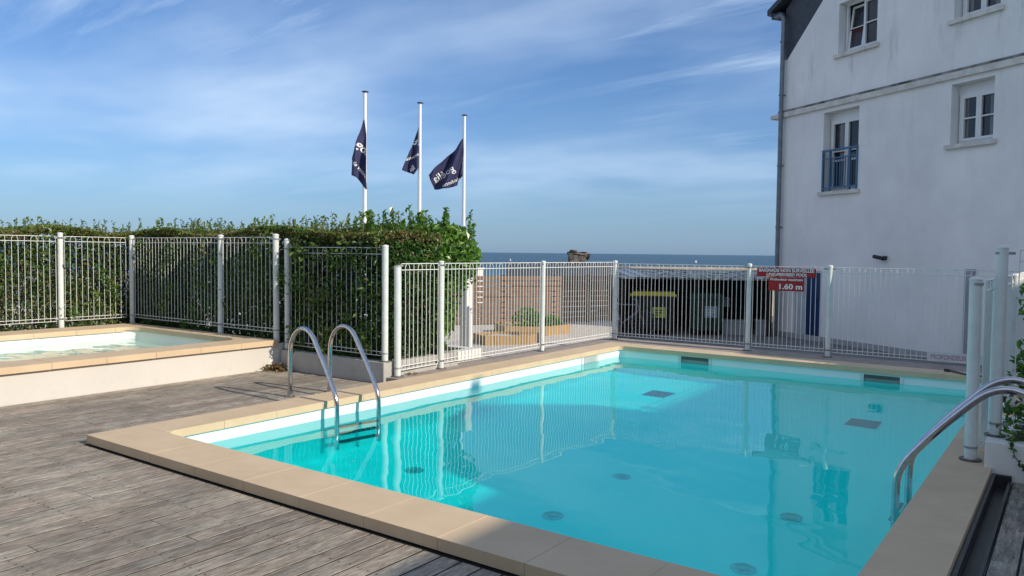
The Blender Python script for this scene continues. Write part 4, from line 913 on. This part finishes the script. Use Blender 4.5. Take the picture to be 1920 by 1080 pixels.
# windows
_b = M_GLASS.node_tree.nodes['Principled BSDF']; _b.inputs['Alpha'].default_value = 0.30
M_CURT = mat('pale_curtain', (0.62, 0.61, 0.58), (0.34, 0.33, 0.32), scale=8, rough=0.9, stretch=(1, 1, 0.1))
M_REDC = mat('dark_red_curtain', (0.07, 0.01, 0.014), (0.04, 0.008, 0.01), scale=8, rough=0.9, stretch=(1, 1, 0.1))
def window(a, b, z0, z1, kind):
    zf0 = z0 + 0.02; zf1 = z1 - (0.16 if kind in 'ab' else 0.0); sa, sb = a + 0.03, b - 0.03; mb = MB(); w_ = 0.045; mid = (sa + sb) / 2; d0, d1 = DP - 0.075, DP - 0.02
    sbox(mb, sa, sb, zf0, zf0+w_, d0, d1); sbox(mb, sa, sb, zf1-w_, zf1, d0, d1); sbox(mb, sa, sa+w_, zf0+w_, zf1-w_, d0, d1); sbox(mb, sb-w_, sb, zf0+w_, zf1-w_, d0, d1)
    lefts = [(mid+0.0, sb - w_), (sa + w_, mid-0.0)]
    for k, (p, q) in enumerate(lefts):
        if kind == 'c' and k == 0: continue
        e0, e1 = d0 - 0.012, d0 + 0.03; fw_ = 0.05
        sbox(mb, p+.002, q-.002, zf0+w_+.002, zf0+w_+fw_, e0, e1); sbox(mb, p+.002, q-.002, zf1-w_-fw_, zf1-w_-.002, e0, e1)
        sbox(mb, p+.002, p+fw_, zf0+w_+fw_, zf1-w_-fw_, e0, e1); sbox(mb, q-fw_, q-.002, zf0+w_+fw_, zf1-w_-fw_, e0, e1)
        zm = (zf0 + zf1) / 2 + (0.08 if kind == 'a' else 0.0); sbox(mb, p+fw_, q-fw_, zm-0.012, zm+0.012, e0+.004, e1-.01)
        if kind == 'a': sbox(mb, p+fw_, q-fw_, zf0+0.62, zf0+0.66, e0+.004, e1-.01)
    if kind in 'ab': sbox(mb, sa-0.03, sb+0.03, zf1+0.004, z1-0.002, DP-0.05, DP-0.005)   # roller shutter box
    wn = apart('window', mb, M_FRAME)
    mb = MB(); sbox(mb, sa+w_, (mid if kind == 'c' else sb-w_), zf0+w_, zf1-w_, DP-0.045, DP-0.038)
    apart('pane', mb, M_GLASS, wn)
    mb = MB()
    sbox(mb, a-0.08, b+0.07, z0-0.07, z0+0.004, -0.07, 0.06); sbox(mb, a+.002, b-.002, z0-0.05, z0+0.012, 0.06, DP-0.08); apart('sill', mb, M_COURSE, wn)
    if kind in 'bd':
        mb = MB(); sbox(mb, sa+w_, mid-0.18, zf0+w_, zf1-w_, DP-0.030, DP-0.022); sbox(mb, mid+0.24, sb-w_, zf0+w_, zf1-w_, DP-0.030, DP-0.022); apart('curtain', mb, M_CURT, wn)
    if kind in 'ac':
        mb = MB(); p, q = (mid+0.02, mid+0.24) if kind == 'a' else (mid+0.08, mid+0.42); zz0, zz1 = (zf0+0.7, zf1-0.1) if kind == 'a' else (zf0+0.05, zf0+0.5)
        sbox(mb, p, q, zz0, zz1, DP-0.030, DP-0.022); 
        apart('curtain', mb, M_CURT if kind == 'a' else M_REDC, wn)
    if kind == 'c':   # tilted leaf, open at the top
        mb = MB(); p, q = mid+0.01, sb - w_ - 0.01; zb, zt = zf0+w_+0.01, zf1-w_-0.02; tl = 0.12
        def bar(s0, s1, za, zb_):
            da = d0 - 0.01 + tl * (za - zb) / (zt - zb); db = d0 - 0.01 + tl * (zb_ - zb) / (zt - zb)
            mb.obox(fp(s0, za, da), DS * (s1-s0), NB * 0.04, Vector((0, 0, zb_-za)) + NB * (db-da))
        bar(p, q, zb, zb+0.05); bar(p, q, zt-0.05, zt); bar(p, p+0.05, zb+0.05, zt-0.05); bar(q-0.05, q, zb+0.05, zt-0.05); bar(p+0.05, q-0.05, (zb+zt)/2-0.01, (zb+zt)/2+0.01)
        sh_ = apart('tilted_sash', mb, M_FRAME, wn)
        mb = MB(); da = d0 + 0.005; mb.obox(fp(p+0.05, zb+0.05, da), DS * (q-p-0.10), NB * 0.006, Vector((0, 0, zt-zb-0.10)) + NB * tl * 0.9)
        apart('sash_pane', mb, M_GLASS, wn)
    v = [fp(s, z, q) for q in (DP-.001, DP+.5) for s, z in ((a-.002, z0-.002), (b+.002, z0-.002), (b+.002, z1+.002), (a-.002, z1+.002))]
    mb = MB(); mb.add(v, [(4,5,6,7), (0,1,5,4), (1,2,6,5), (2,3,7,6), (3,0,4,7)]); apart('dark_room', mb, M_DARK, wn)
    return wn
for W in WINS: window(*W)
# blue balcony railing of the first window
M_RAILB = mat('blue_grey_rail', (0.045, 0.12, 0.22), (0.06, 0.14, 0.25), scale=5, rough=0.45)
mb = MB(); a, b = -0.99, 0.0; zb, zt = 2.72, 3.60
sbox(mb, a, b, zt-0.04, zt, -0.03, 0.02); sbox(mb, a, b, zb+0.05, zb+0.085, -0.02, 0.01); sbox(mb, a, b, zt-0.20, zt-0.175, -0.015, 0.01)
for s in (a, a+0.20, b-0.24, b-0.04): sbox(mb, s, s+0.04, zb-0.005, zt-0.045, -0.025, 0.015)
for k in range(7): s = a + 0.26 + k * 0.075; sbox(mb, s, s+0.016, zb+0.09, zt-0.205, -0.012, 0.006)
apart('balcony_railing', mb, M_RAILB)
# blue door with a pale leaf beside it
mb = MB(); sbox(mb, 0.0, 0.42, GZ+0.01, 0.98, 0.02, 0.07); 
for k in range(1, 4): sbox(mb, k*0.105-0.004, k*0.105+0.004, GZ+0.04, 0.95, 0.014, 0.019)
d_ = apart('door', mb, M_BLUE)
mb = MB(); sbox(mb, 0.035, 0.05, 0.25, 0.42, -0.005, 0.014); apart('handle', mb, M_STEEL, d_)
mb = MB(); sbox(mb, 0.43, 0.78, GZ+0.01, 0.98, 0.05, 0.09); sbox(mb, -0.06, 0.80, 0.98, 1.02, 0.01, 0.2); apart('side_panel', mb, mat('pale_grey_panel', (0.50, 0.53, 0.56), rough=0.6))
# security camera under the string course
mb = MB(); c = fp(-1.75, 1.33); sbox(mb, -1.80, -1.72, 1.29, 1.36, -0.03, 0.0); mb.tube([fp(-1.76, 1.33, -0.03), fp(-1.76, 1.335, -0.10)], 0.012, 8); mb.tube([fp(-1.80, 1.315, -0.12), fp(-1.60, 1.35, -0.14)], 0.038, 12); mb.tube([fp(-1.84, 1.30, -0.10), fp(-1.78, 1.30, -0.1)], 0.03, 10)
apart('security_camera', mb, M_DARK)
# grey vertical cable duct at the fence end
mb = MB(); sbox(mb, -3.70, -3.55, GZ, 1.15, -0.08, 0.0); apart('cable_duct', mb, mat('duct_grey', (0.30, 0.32, 0.35), rough=0.6))
mb = MB(); sbox(mb, SR, SL+0.01, GZ, GZ+0.11, -0.015, 0.0); apart('plinth', mb, mat('grey_plinth', (0.42, 0.43, 0.44), (0.32, 0.33, 0.34), scale=6, rough=0.9))

# ------------------------------------------------------------------ residence beside the camera (its roofline shades the pool)
rb = empty('residence', (6.0, 3.0, -0.07)); tag(rb, 'white residence wall with dormer gable beside the pool terrace', 'building')
TE = math.tan(SUN_EL); XW = 6.0; KS = math.tan(SUN_AZ - R(90))
def occ(y, x0): return (y - KS * (XW - x0), (XW - x0) * TE / math.cos(SUN_AZ - R(90)))
sil = [(-9, -2.25), (3.1, -2.32), (5.10, -2.32), (5.20, -3.0), (6.35, -4.0), (6.78, -4.3), (6.80, -5.30), (6.98, -5.30), (7.0, -4.3), (7.6, -3.95), (8.10, -3.15), (8.2, -2.45), (10.35, -2.45), (10.5, -3.75), (12.5, -3.9)]
pf = [occ(*q) for q in sil]
poly = [(pf[-1][0], -0.5)] + [(pf[0][0], -0.5)] + pf
mb = MB(); n = len(poly); d = 0.4
mb.add([(XW, p[0], p[1]) for p in poly] + [(XW + d, p[0], p[1]) for p in poly], [tuple(range(n)), tuple(range(n, 2*n))[::-1]] + [(i, n+i, n+(i+1) % n, (i+1) % n) for i in range(n)])
o = mb.build('wall', M_RENDER); fix_normals(o); o.parent = rb; o.location = -rb.location
mb = MB(); y0_, y1_ = pf[0][0], pf[-1][0]; ze = 4.3
mb.box(XW+d+.003, XW+7, y0_, y1_, -0.5, ze); o = mb.build('body', M_RENDER); o.parent = rb; o.location = -rb.location
mb = MB(); mb.add([(XW+d, y0_, ze+.1), (XW+d, y1_, ze+.1), (XW+3.7, y1_, ze+1.2), (XW+3.7, y0_, ze+1.2), (XW+7, y1_, ze+.1), (XW+7, y0_, ze+.1)], [(0,3,2,1), (3,5,4,2)]); o = mb.build('roof', M_SLATE); o.parent = rb; o.location = -rb.location

mb = MB(); mb.box(-9.5, XW-0.003, -9.5, -4.6, -0.5, 4.3); o = mb.build('unseen_wing', M_RENDER); o.parent = rb; o.location = -rb.location  # unseen block behind the camera, added to cut the bright sky there
for k in range(4):
    mb = MB(); x_ = -8.2 + 3.4*k; mb.box(x_, x_+1.5, -4.597, -4.56, -0.06, 2.1); mb.box(x_, x_+1.5, -4.597, -4.56, 2.9, 3.9); o = mb.build('window', M_GLASS); o.parent = rb; o.location = -rb.location
# ------------------------------------------------------------------ garden: plank fence, wooden beds, white pillar
M_PLANK = mat('brown_planks', (0.22, 0.135, 0.088), (0.15, 0.09, 0.058), scale=5, rough=0.8, bump=0.3, bscale=20, stretch=(1, 1, 6))
pa, pb, pc = Vector((-10.35, 12.2, 0)), Vector((-9.0, 14.0, 0)), Vector((-8.38, 15.35, 0))
t_ = empty('plank_fence', (pa.x, pa.y, GTZ)); tag(t_, 'brown horizontal plank fence with gaps, behind the garden beds', 'fence'); off = -t_.location
for a, b in ((pa, pb), (pb, pc)):
    d = (b - a); ln = d.length; d.normalize(); nn = Vector((-d.y, d.x, 0)); k = 9; hh = 1.0 / k; mb = MB()
    for i in range(k): mb.obox(a + Vector((0,0,GTZ+0.03+i*hh)) + nn*random.uniform(0,.004), d*ln, nn*0.022, (0,0,hh-0.022))
    o = mb.build('plank_panel', M_PLANK); o.parent = t_; o.location = off
for q in (pa, pa.lerp(pb, 0.5), pb, pb.lerp(pc, 0.6), pc):
    mb = MB(); mb.box(q.x-.035-.05, q.x+.035-.05, q.y+.035, q.y+.10, GTZ, GTZ+1.03); o = mb.build('post', mat('dark_wood_post', (0.08, 0.05, 0.035), rough=0.9)); o.parent = t_; o.location = off
M_BED = mat('yellow_timber', (0.42, 0.27, 0.11), (0.32, 0.19, 0.075), scale=6, rough=0.7, bump=0.2, bscale=25, stretch=(6, 6, 1))
def bed(P, z1, label):
    t_ = empty('garden_bed', (P[0][0], P[0][1], GTZ)); tag(t_, label, 'garden bed', 'timber edged garden beds'); off = -t_.location; n = len(P); mb = MB()
    for i in range(n):
        a = Vector((*P[i], GTZ)); b = Vector((*P[(i+1) % n], GTZ)); d = b - a; ln = d.length; d.normalize(); nn = Vector((d.y, -d.x, 0)); k = max(2, int(ln / 0.09))
        for j in range(k): mb.obox(a + d*(j*ln/k+.002), d*(ln/k-.004), -nn*0.035, (0,0,z1 - GTZ + random.uniform(-.006,.006)))
    o = mb.build('timber_edging', M_BED); fix_normals(o); o.parent = t_; o.location = off
    mb = MB(); cx = sum(p[0] for p in P)/n; cy = sum(p[1] for p in P)/n; mb.add([(cx+(p[0]-cx)*.93, cy+(p[1]-cy)*.93, z1-0.05) for p in P], [tuple(range(n))]); o = mb.build('soil', M_GRAVEL if z1 < .05 else M_SOIL); o.parent = t_; o.location = off
bed([(-7.70, 9.95), (-7.25, 10.55), (-7.35, 11.15), (-8.05, 10.75), (-8.15, 10.2)], 0.0, 'low timber edged bed of pale gravel just behind the pool fence')
bed([(-8.35, 11.35), (-7.75, 11.85), (-7.70, 12.55), (-8.55, 12.75), (-9.0, 11.9)], 0.02, 'timber edged bed holding the small round bush')
mb = MB(); mb.bbox(-9.35, -8.85, 10.75, 10.95, -0.2, 0.62+.2, 0.01)
# white end pillar with a flat cap, beside the bushy shrub
wp = empty('garden_pillar', (-7.27, 8.92, GTZ)); tag(wp, 'white garden pillar with leaf shadows, left end of the plank fence', 'pillar')
mb = MB(); mb.bbox(-7.33, -7.20, 8.86, 8.99, GTZ, 0.98, 0.008); o = mb.build('shaft', M_RENDER); o.parent = wp; o.location = -wp.location
wq = empty('garden_wall', (-10.76, 13.45, GTZ)); tag(wq, 'stub of white garden wall rising just above the plank fence top', 'wall')
mb = MB(); mb.bbox(-10.98, -10.55, 13.35, 13.55, GTZ, 0.98, 0.01); mb.bbox(-11.0, -10.53, 13.33, 13.57, 0.98, 1.01, 0.008); o = mb.build('masonry', M_RENDER); o.parent = wq; o.location = -wq.location

# ------------------------------------------------------------------ bin shelter, bins, bicycle
sA, sB = Vector((-8.62, 16.2, 0)), Vector((-5.62, 17.85, 0)); sd = (sB - sA).normalized(); sn = Vector((-sd.y, sd.x, 0)); sl = (sB - sA).length
bs = empty('bin_shelter', (sA.x, sA.y, GZ)); tag(bs, 'dark timber bin shelter with gravel covered roof against the seaward wall', 'shelter'); off = -bs.location
M_DWOOD = mat('dark_red_timber', (0.022, 0.010, 0.008), (0.012, 0.006, 0.005), scale=6, rough=0.9, stretch=(1, 1, 5))
mb = MB(); o0 = sA + sn*2.1; mb.obox(o0 + Vector((0,0,GZ)), sd*sl, sn*0.08, (0,0,1.38)); mb.obox(sA + Vector((0,0,GZ)), sd*0.06, sn*2.1, (0,0,1.27)); mb.obox(sB - sd*0.06 + Vector((0,0,GZ)), sd*0.06, sn*2.1, (0,0,1.27))
o = mb.build('wall', M_DWOOD); fix_normals(o); o.parent = bs; o.location = off
M_ROOFG = mat('gravel_roof', (0.62, 0.60, 0.55), (0.05, 0.045, 0.04), scale=6, rough=1.0, bump=1.0, bscale=30, lo=0.42, hi=0.58)
mb = MB(); mb.obox(sA - sd*0.1 - sn*0.05 + Vector((0,0,0.775)), sd*(sl+0.1), sn*2.2 + Vector((0,0,0.13)), (0,0,0.04)); o = mb.build('roof', M_ROOFG); fix_normals(o); o.parent = bs; o.location = off
mb = MB()
for a in (0.35, 0.62): mb.obox(sA - sd*0.1 + sd*a - sn*0.045 + Vector((0,0,0.818)), sd*0.2, sn*2.15 + Vector((0,0,0.13)) - sd*0.45, (0,0,0.012))
o = mb.build('roof_batten', mat('white_batten', (0.62, 0.62, 0.62), rough=0.7)); fix_normals(o); o.parent = bs; o.location = off
for a in (0.02, 0.5, 0.985):
    mb = MB(); p = sA + sd*sl*a; mb.obox(p + Vector((0,0,GZ)), sd*0.06, sn*0.06, (0,0,1.26)); o = mb.build('post', M_DWOOD); fix_normals(o); o.parent = bs; o.location = off
sw = empty('sea_wall', (-11.5, 21.2, GZ)); tag(sw, 'long cream rendered wall behind the bin shelter with the sea beyond', 'wall')
wA, wB = Vector((-11.6, 21.3, 0)), Vector((-6.6, 24.75, 0)); wd = (wB - wA); 
M_CREAM = mat('cream_render', (0.62, 0.52, 0.40), (0.50, 0.41, 0.31), scale=4, rough=0.9, bump=0.3, bscale=40)
mb = MB(); mb.obox(wA + Vector((0,0,GZ)), wd, Vector((-0.2, 0.28, 0)), (0,0,1.40)); 
mb.obox(wA + Vector((0.06,-0.08,GZ+1.40)), wd, Vector((-0.32, 0.44, 0)), (0,0,0.055)); o = mb.build('masonry', M_CREAM); fix_normals(o); o.parent = sw; o.location = -sw.location
def wheelie(c, w_, dp_, h, body, lid, label, sticker, sz, stxt):
    """four wheeled waste container facing the camera, axes along the shelter"""
    t_ = empty('waste_bin', (c[0], c[1], GZ)); tag(t_, label, 'bin', 'waste bins in the shelter'); cc = Vector((c[0], c[1], GZ)); off = -t_.location
    def P(a, b, z): return cc + sd*a + sn*b + Vector((0,0,z))
    mb = MB(); w1 = w_*0.44; w2 = w_*0.5; d1 = dp_*0.42; d2 = dp_*0.5
    v = [P(-w1,-d1,.12), P(w1,-d1,.12), P(w1,d1,.12), P(-w1,d1,.12), P(-w2,-d2,h-.1), P(w2,-d2,h-.1), P(w2,d2,h-.1), P(-w2,d2,h-.1)]
    mb.add(v, [(0,3,2,1),(0,1,5,4),(1,2,6,5),(2,3,7,6),(3,0,4,7),(4,5,6,7)])
    for a in (-.3, 0, .3): mb.obox(P(a*w_*1.0-.02, -d2-.005, .2), sd*.03, -sn*.01, (0,0,h-.36))
    mb.obox(P(-w2-.03, -d2-.03, h-.13), sd*(w_+.06), sn*(dp_+.06), (0,0,.035)); o = mb.build('body', body); fix_normals(o); o.parent = t_; o.location = off
    mb = MB(); mb.obox(P(-w2-.02, -d2-.05, h-.09), sd*(w_+.04), sn*(dp_+.06), (0,0,.045)); mb.obox(P(-w2+.03, -d2+.05, h-.045), sd*(w_-.06), sn*(dp_-.1), (0,0,.045)); mb.tube([P(-w2*.5, -d2-.07, h-.07), P(w2*.5, -d2-.07, h-.07)], .012, 8)
    o = mb.build('lid', lid); fix_normals(o); o.parent = t_; o.location = off
    for a in (-1, 1):
        for b in (-1, 1):
            mb = MB(); q = P(a*w1*.8, b*d1*.8, .07); mb.tube([q - sd*.02, q + sd*.02], .07, 14); mb.tube([q + Vector((0,0,0)), q + Vector((0,0,.07))], .015, 6); o = mb.build('wheel', M_DARK); o.parent = t_; o.location = off
    mb = MB(); s0, z0, sw_, sh_ = sz; mb.obox(P(s0, -d2-.012, z0), sd*sw_, -sn*.004, (0,0,sh_)); o = mb.build('sticker', sticker); fix_normals(o); o.parent = t_; o.location = off
    mb = MB(); 
    for k in range(3): mb.obox(P(s0+sw_*.15, -d2-.0165, z0+sh_*(.2+.22*k)), sd*sw_*(.65 if k else .4), -sn*.002, (0,0,sh_*.09))
    o2 = mb.build('sticker_print', stxt); fix_normals(o2); o2.parent = o
wheelie((-8.05, 16.75), 1.0, 0.75, 0.98, mat('bin_dark_grey', (0.008, 0.0085, 0.01), rough=0.45), mat('bin_yellow_lid', (0.55, 0.47, 0.03), (0.5, 0.42, 0.03), rough=0.45), 'dark grey waste container with a yellow lid and yellow sticker', mat('yellow_sticker', (0.42, 0.46, 0.05), rough=0.6), (-.02, .40, .30, .24), M_DARK)
wheelie((-7.0, 17.35), 0.74, 0.70, 0.96, mat('bin_green', (0.004, 0.028, 0.017), (0.005, 0.034, 0.02), rough=0.45), mat('bin_green_lid', (0.005, 0.034, 0.02), rough=0.4), 'dark green waste container with a pale sticker', mat('pale_sticker', (0.20, 0.30, 0.32), rough=0.6), (-.05, .42, .28, .26), mat('sticker_ink', (0.45, 0.5, 0.5), rough=0.6))
def block(c, w_, h, label):
    mb = MB(); q = Vector((c[0], c[1], GZ)); mb.obox(q - sd*w_/2, sd*w_, sn*.3, (0,0,h*.86)); mb.obox(q - sd*w_/2 - sd*.015 - sn*.015 + Vector((0,0,h*.86)), sd*(w_+.03), sn*.33, (0,0,h*.14)); mb.obox(q - sd*w_*.3 - sn*.008 + Vector((0,0,h*.55)), sd*w_*.6, sn*.008, (0,0,h*.06))
    o = mb.build('storage_box', mat('pale_plastic_box', (0.30, 0.32, 0.34), rough=0.6)); fix_normals(o); tag(o, label, 'box')
block((-6.45, 17.72), 0.50, 0.34, 'pale grey storage box on the ground beside the green bin')
block((-5.86, 18.0), 0.26, 0.36, 'narrow pale storage box next to the building corner')
mb = MB(); q = sA + sd*1.55 + sn*1.95; mb.obox(q + sd*1.02 - sn*0.3 + Vector((0,0,0.06)), sd*0.17, -sn*.01, (0,0,.24)); o = mb.build('paper_notice', mat('paper', (0.5, 0.53, 0.6), rough=0.8)); fix_normals(o); tag(o, 'white paper notice pinned on the dark back wall of the shelter', 'notice')
def bicycle():
    c = Vector((-8.25, 15.72, GZ)); d = Vector((0.80, 0.60, 0)); nn = Vector((-d.y, d.x, 0)); up = Vector((0, 0, 1))
    t_ = empty('bicycle', c); tag(t_, 'grey bicycle parked at the left end of the bin shelter', 'bicycle'); off = -t_.location
    def P(a, z, b=0): return c + d*a + up*z + nn*b
    rw = 0.29; M_BK = mat('bike_grey', (0.22, 0.23, 0.25), (0.15, 0.16, 0.18), scale=20, rough=0.4, metal=0.4)
    for a in (-0.45, 0.45):
        mb = MB(); mb.tube([P(a + rw*math.cos(2*math.pi*i/28), rw + rw*math.sin(2*math.pi*i/28)) for i in range(28)], 0.018, 6, closed=True); w_ = mb.build('wheel', M_DARK); w_.parent = t_; w_.location = off
        mb = MB(); mb.tube([P(a + (rw-.02)*math.cos(2*math.pi*i/28), rw + (rw-.02)*math.sin(2*math.pi*i/28)) for i in range(28)], 0.008, 5, closed=True)
        for i in range(14): mb.tube([P(a, rw), P(a + (rw-.02)*math.cos(2*math.pi*i/14), rw + (rw-.02)*math.sin(2*math.pi*i/14))], 0.0025, 3)
        mb.tube([P(a, rw, -.05), P(a, rw, .05)], .015, 8); r_ = mb.build('rim', M_BK); r_.parent = w_
    mb = MB(); bb = P(-0.05, 0.27); st = P(-0.17, 0.72); hd = P(0.30, 0.70); hb = P(0.34, 0.58)
    for a, b, r in ((bb, st, .015), (bb, hb, .018), (st, hd, .014), (P(-.45, rw), bb, .01), (P(-.45, rw), P(-.15, .62), .009), (hd + up*.08, hb, .018), (hb, P(.45, rw), .012), (st, st + up*.08, .012)): mb.tube([a, b], r, 8)
    o = mb.build('frame', M_BK); o.parent = t_; o.location = off
    mb = MB(); h = hd + up*.12; mb.tube([h - nn*.25 - d*.06, h - nn*.15, h + nn*.15, h + nn*.25 - d*.06], .011, 8); mb.tube([hd + up*.06, h], .012, 8); o = mb.build('handlebar', M_BK); o.parent = t_; o.location = off
    mb = MB(); s = st + up*.09; mb.tube([s - d*.13, s - d*.05, s + d*.13], [.06, .05, .018], 8); o = mb.build('saddle', M_DARK); o.parent = t_; o.location = off
    mb = MB(); mb.tube([P(-.05, .27, -.06), P(-.05, .27, .06)], .035, 12); mb.tube([P(-.05, .27, .07), P(.08, .18, .07)], .009, 6); mb.tube([P(-.05, .27, -.07), P(-.18, .36, -.07)], .009, 6); mb.obox(P(.05, .17, .07), d*.07, nn*.07, up*.02); mb.obox(P(-.21, .35, -.14), d*.07, nn*.07, up*.02); o = mb.build('crank', M_DARK); o.parent = t_; o.location = off
bicycle()

# ------------------------------------------------------------------ house beyond the garden, sailing boats
hA, hB = Vector((-17.6, 24.3, 0)), Vector((-14.2, 26.75, 0)); hd_ = (hB - hA); hl = hd_.length; hd_.normalize(); hn = Vector((-hd_.y, hd_.x, 0))
t_ = empty('house', (hA.x, hA.y, GZ)); tag(t_, 'dark slate roofed house below the garden with a stone chimney against the sea', 'house'); off = -t_.location
mb = MB(); mb.obox(hA + Vector((0,0,GZ)), hd_*hl, hn*3.4, (0,0,0.75)); o = mb.build('wall', mat('grey_stone_wall', (0.20, 0.17, 0.15), (0.12, 0.10, 0.09), scale=5, rough=0.9)); fix_normals(o); o.parent = t_; o.location = off
mb = MB(); a = hA - hd_*.2 - hn*.2 + Vector((0,0,GZ+.75)); L_ = hd_*(hl+.4); r0 = hn*1.9 + Vector((0,0,.70)); mb.add([a, a+L_, a+L_+r0, a+r0, a+hn*3.8, a+L_+hn*3.8], [(0,1,2,3), (3,2,5,4), (0,3,4), (1,5,2), (0,4,5,1)])
rf = mb.build('roof', M_SLATE); fix_normals(rf); rf.parent = t_; rf.location = off
M_STONE = mat('chimney_stone', (0.17, 0.15, 0.13), (0.08, 0.07, 0.065), scale=7, rough=0.95, bump=0.8, bscale=14)
mb = MB(); c = hA + hd_*2.35 + hn*1.7; mb.obox(c + Vector((0,0,0.8)), hd_*.66, hn*.45, (0,0,.50)); mb.obox(c - hd_*.05 - hn*.04 + Vector((0,0,1.30)), hd_*.72, hn*.5, (0,0,.08)); mb.tube([c + hd_*.16 + hn*.2 + Vector((0,0,1.38)), c + hd_*.16 + hn*.2 + Vector((0,0,1.45))], .12, 12); mb.tube([c + hd_*.62 + hn*.2 + Vector((0,0,1.26)), c + hd_*.80 + hn*.2 + Vector((0,0,1.20))], .11, 12)
o = mb.build('chimney', M_STONE); fix_normals(o); o.parent = rf
bm = bmesh.new(); bm.from_mesh(o.data); bmesh.ops.subdivide_edges(bm, edges=bm.edges[:], cuts=3, use_grid_fill=True)
for v in bm.verts: v.co += Vector([random.uniform(-.045, .045) for _ in range(3)])
bm.to_mesh(o.data); bm.free()
def boat(x, y, s, label):
    t_ = empty('sailing_boat', (x, y, -12)); tag(t_, label, 'sailing boat', 'sailing boats on the sea'); off = -t_.location; c = Vector((x, y, -12)); d = RV; n_ = BV
    mb = MB(); rr = [(-2.6, .5), (-1.5, .85), (0, 1.0), (1.5, .8), (3.0, .05)]; V = []
    for a, w_ in rr: V += [c + d*a*s - n_*w_*s + Vector((0,0,.9*s)), c + d*a*s*.9 + Vector((0,0,-.2*s)), c + d*a*s + n_*w_*s + Vector((0,0,.9*s))]
    F = []
    for i in range(4): F += [(3*i, 3*i+1, 3*i+4, 3*i+3), (3*i+1, 3*i+2, 3*i+5, 3*i+4), (3*i, 3*i+3, 3*i+5, 3*i+2)]
    mb.add(V, F + [(0, 2, 1)]); o = mb.build('hull', M_TXT); fix_normals(o); o.parent = t_; o.location = off
    mb = MB(); mb.tube([c + Vector((0,0,.9*s)), c + Vector((0,0,9*s))], .07*s, 6); o = mb.build('mast', M_TXT); o.parent = t_; o.location = off
    mb = MB(); b0 = c + Vector((0,0,1.6*s)); mb.prism([(-.15*s, 0), (-2.6*s, 0), (-.15*s, 7.2*s)], d, (0,0,1), n_, b0, .05*s); mb.prism([(.15*s, 0), (2.7*s, -.6*s), (.15*s, 6.2*s)], d, (0,0,1), n_, b0, .05*s); o = mb.build('sail', M_TXT); fix_normals(o); o.parent = t_; o.location = off
boat(-492.6, 1179.7, 0.6, 'small white sailing boat on the sea above the bin shelter')
boat(-716.8, 988.0, 0.5, 'tiny white sailing boat on the sea just above the pool fence, left of the chimney')
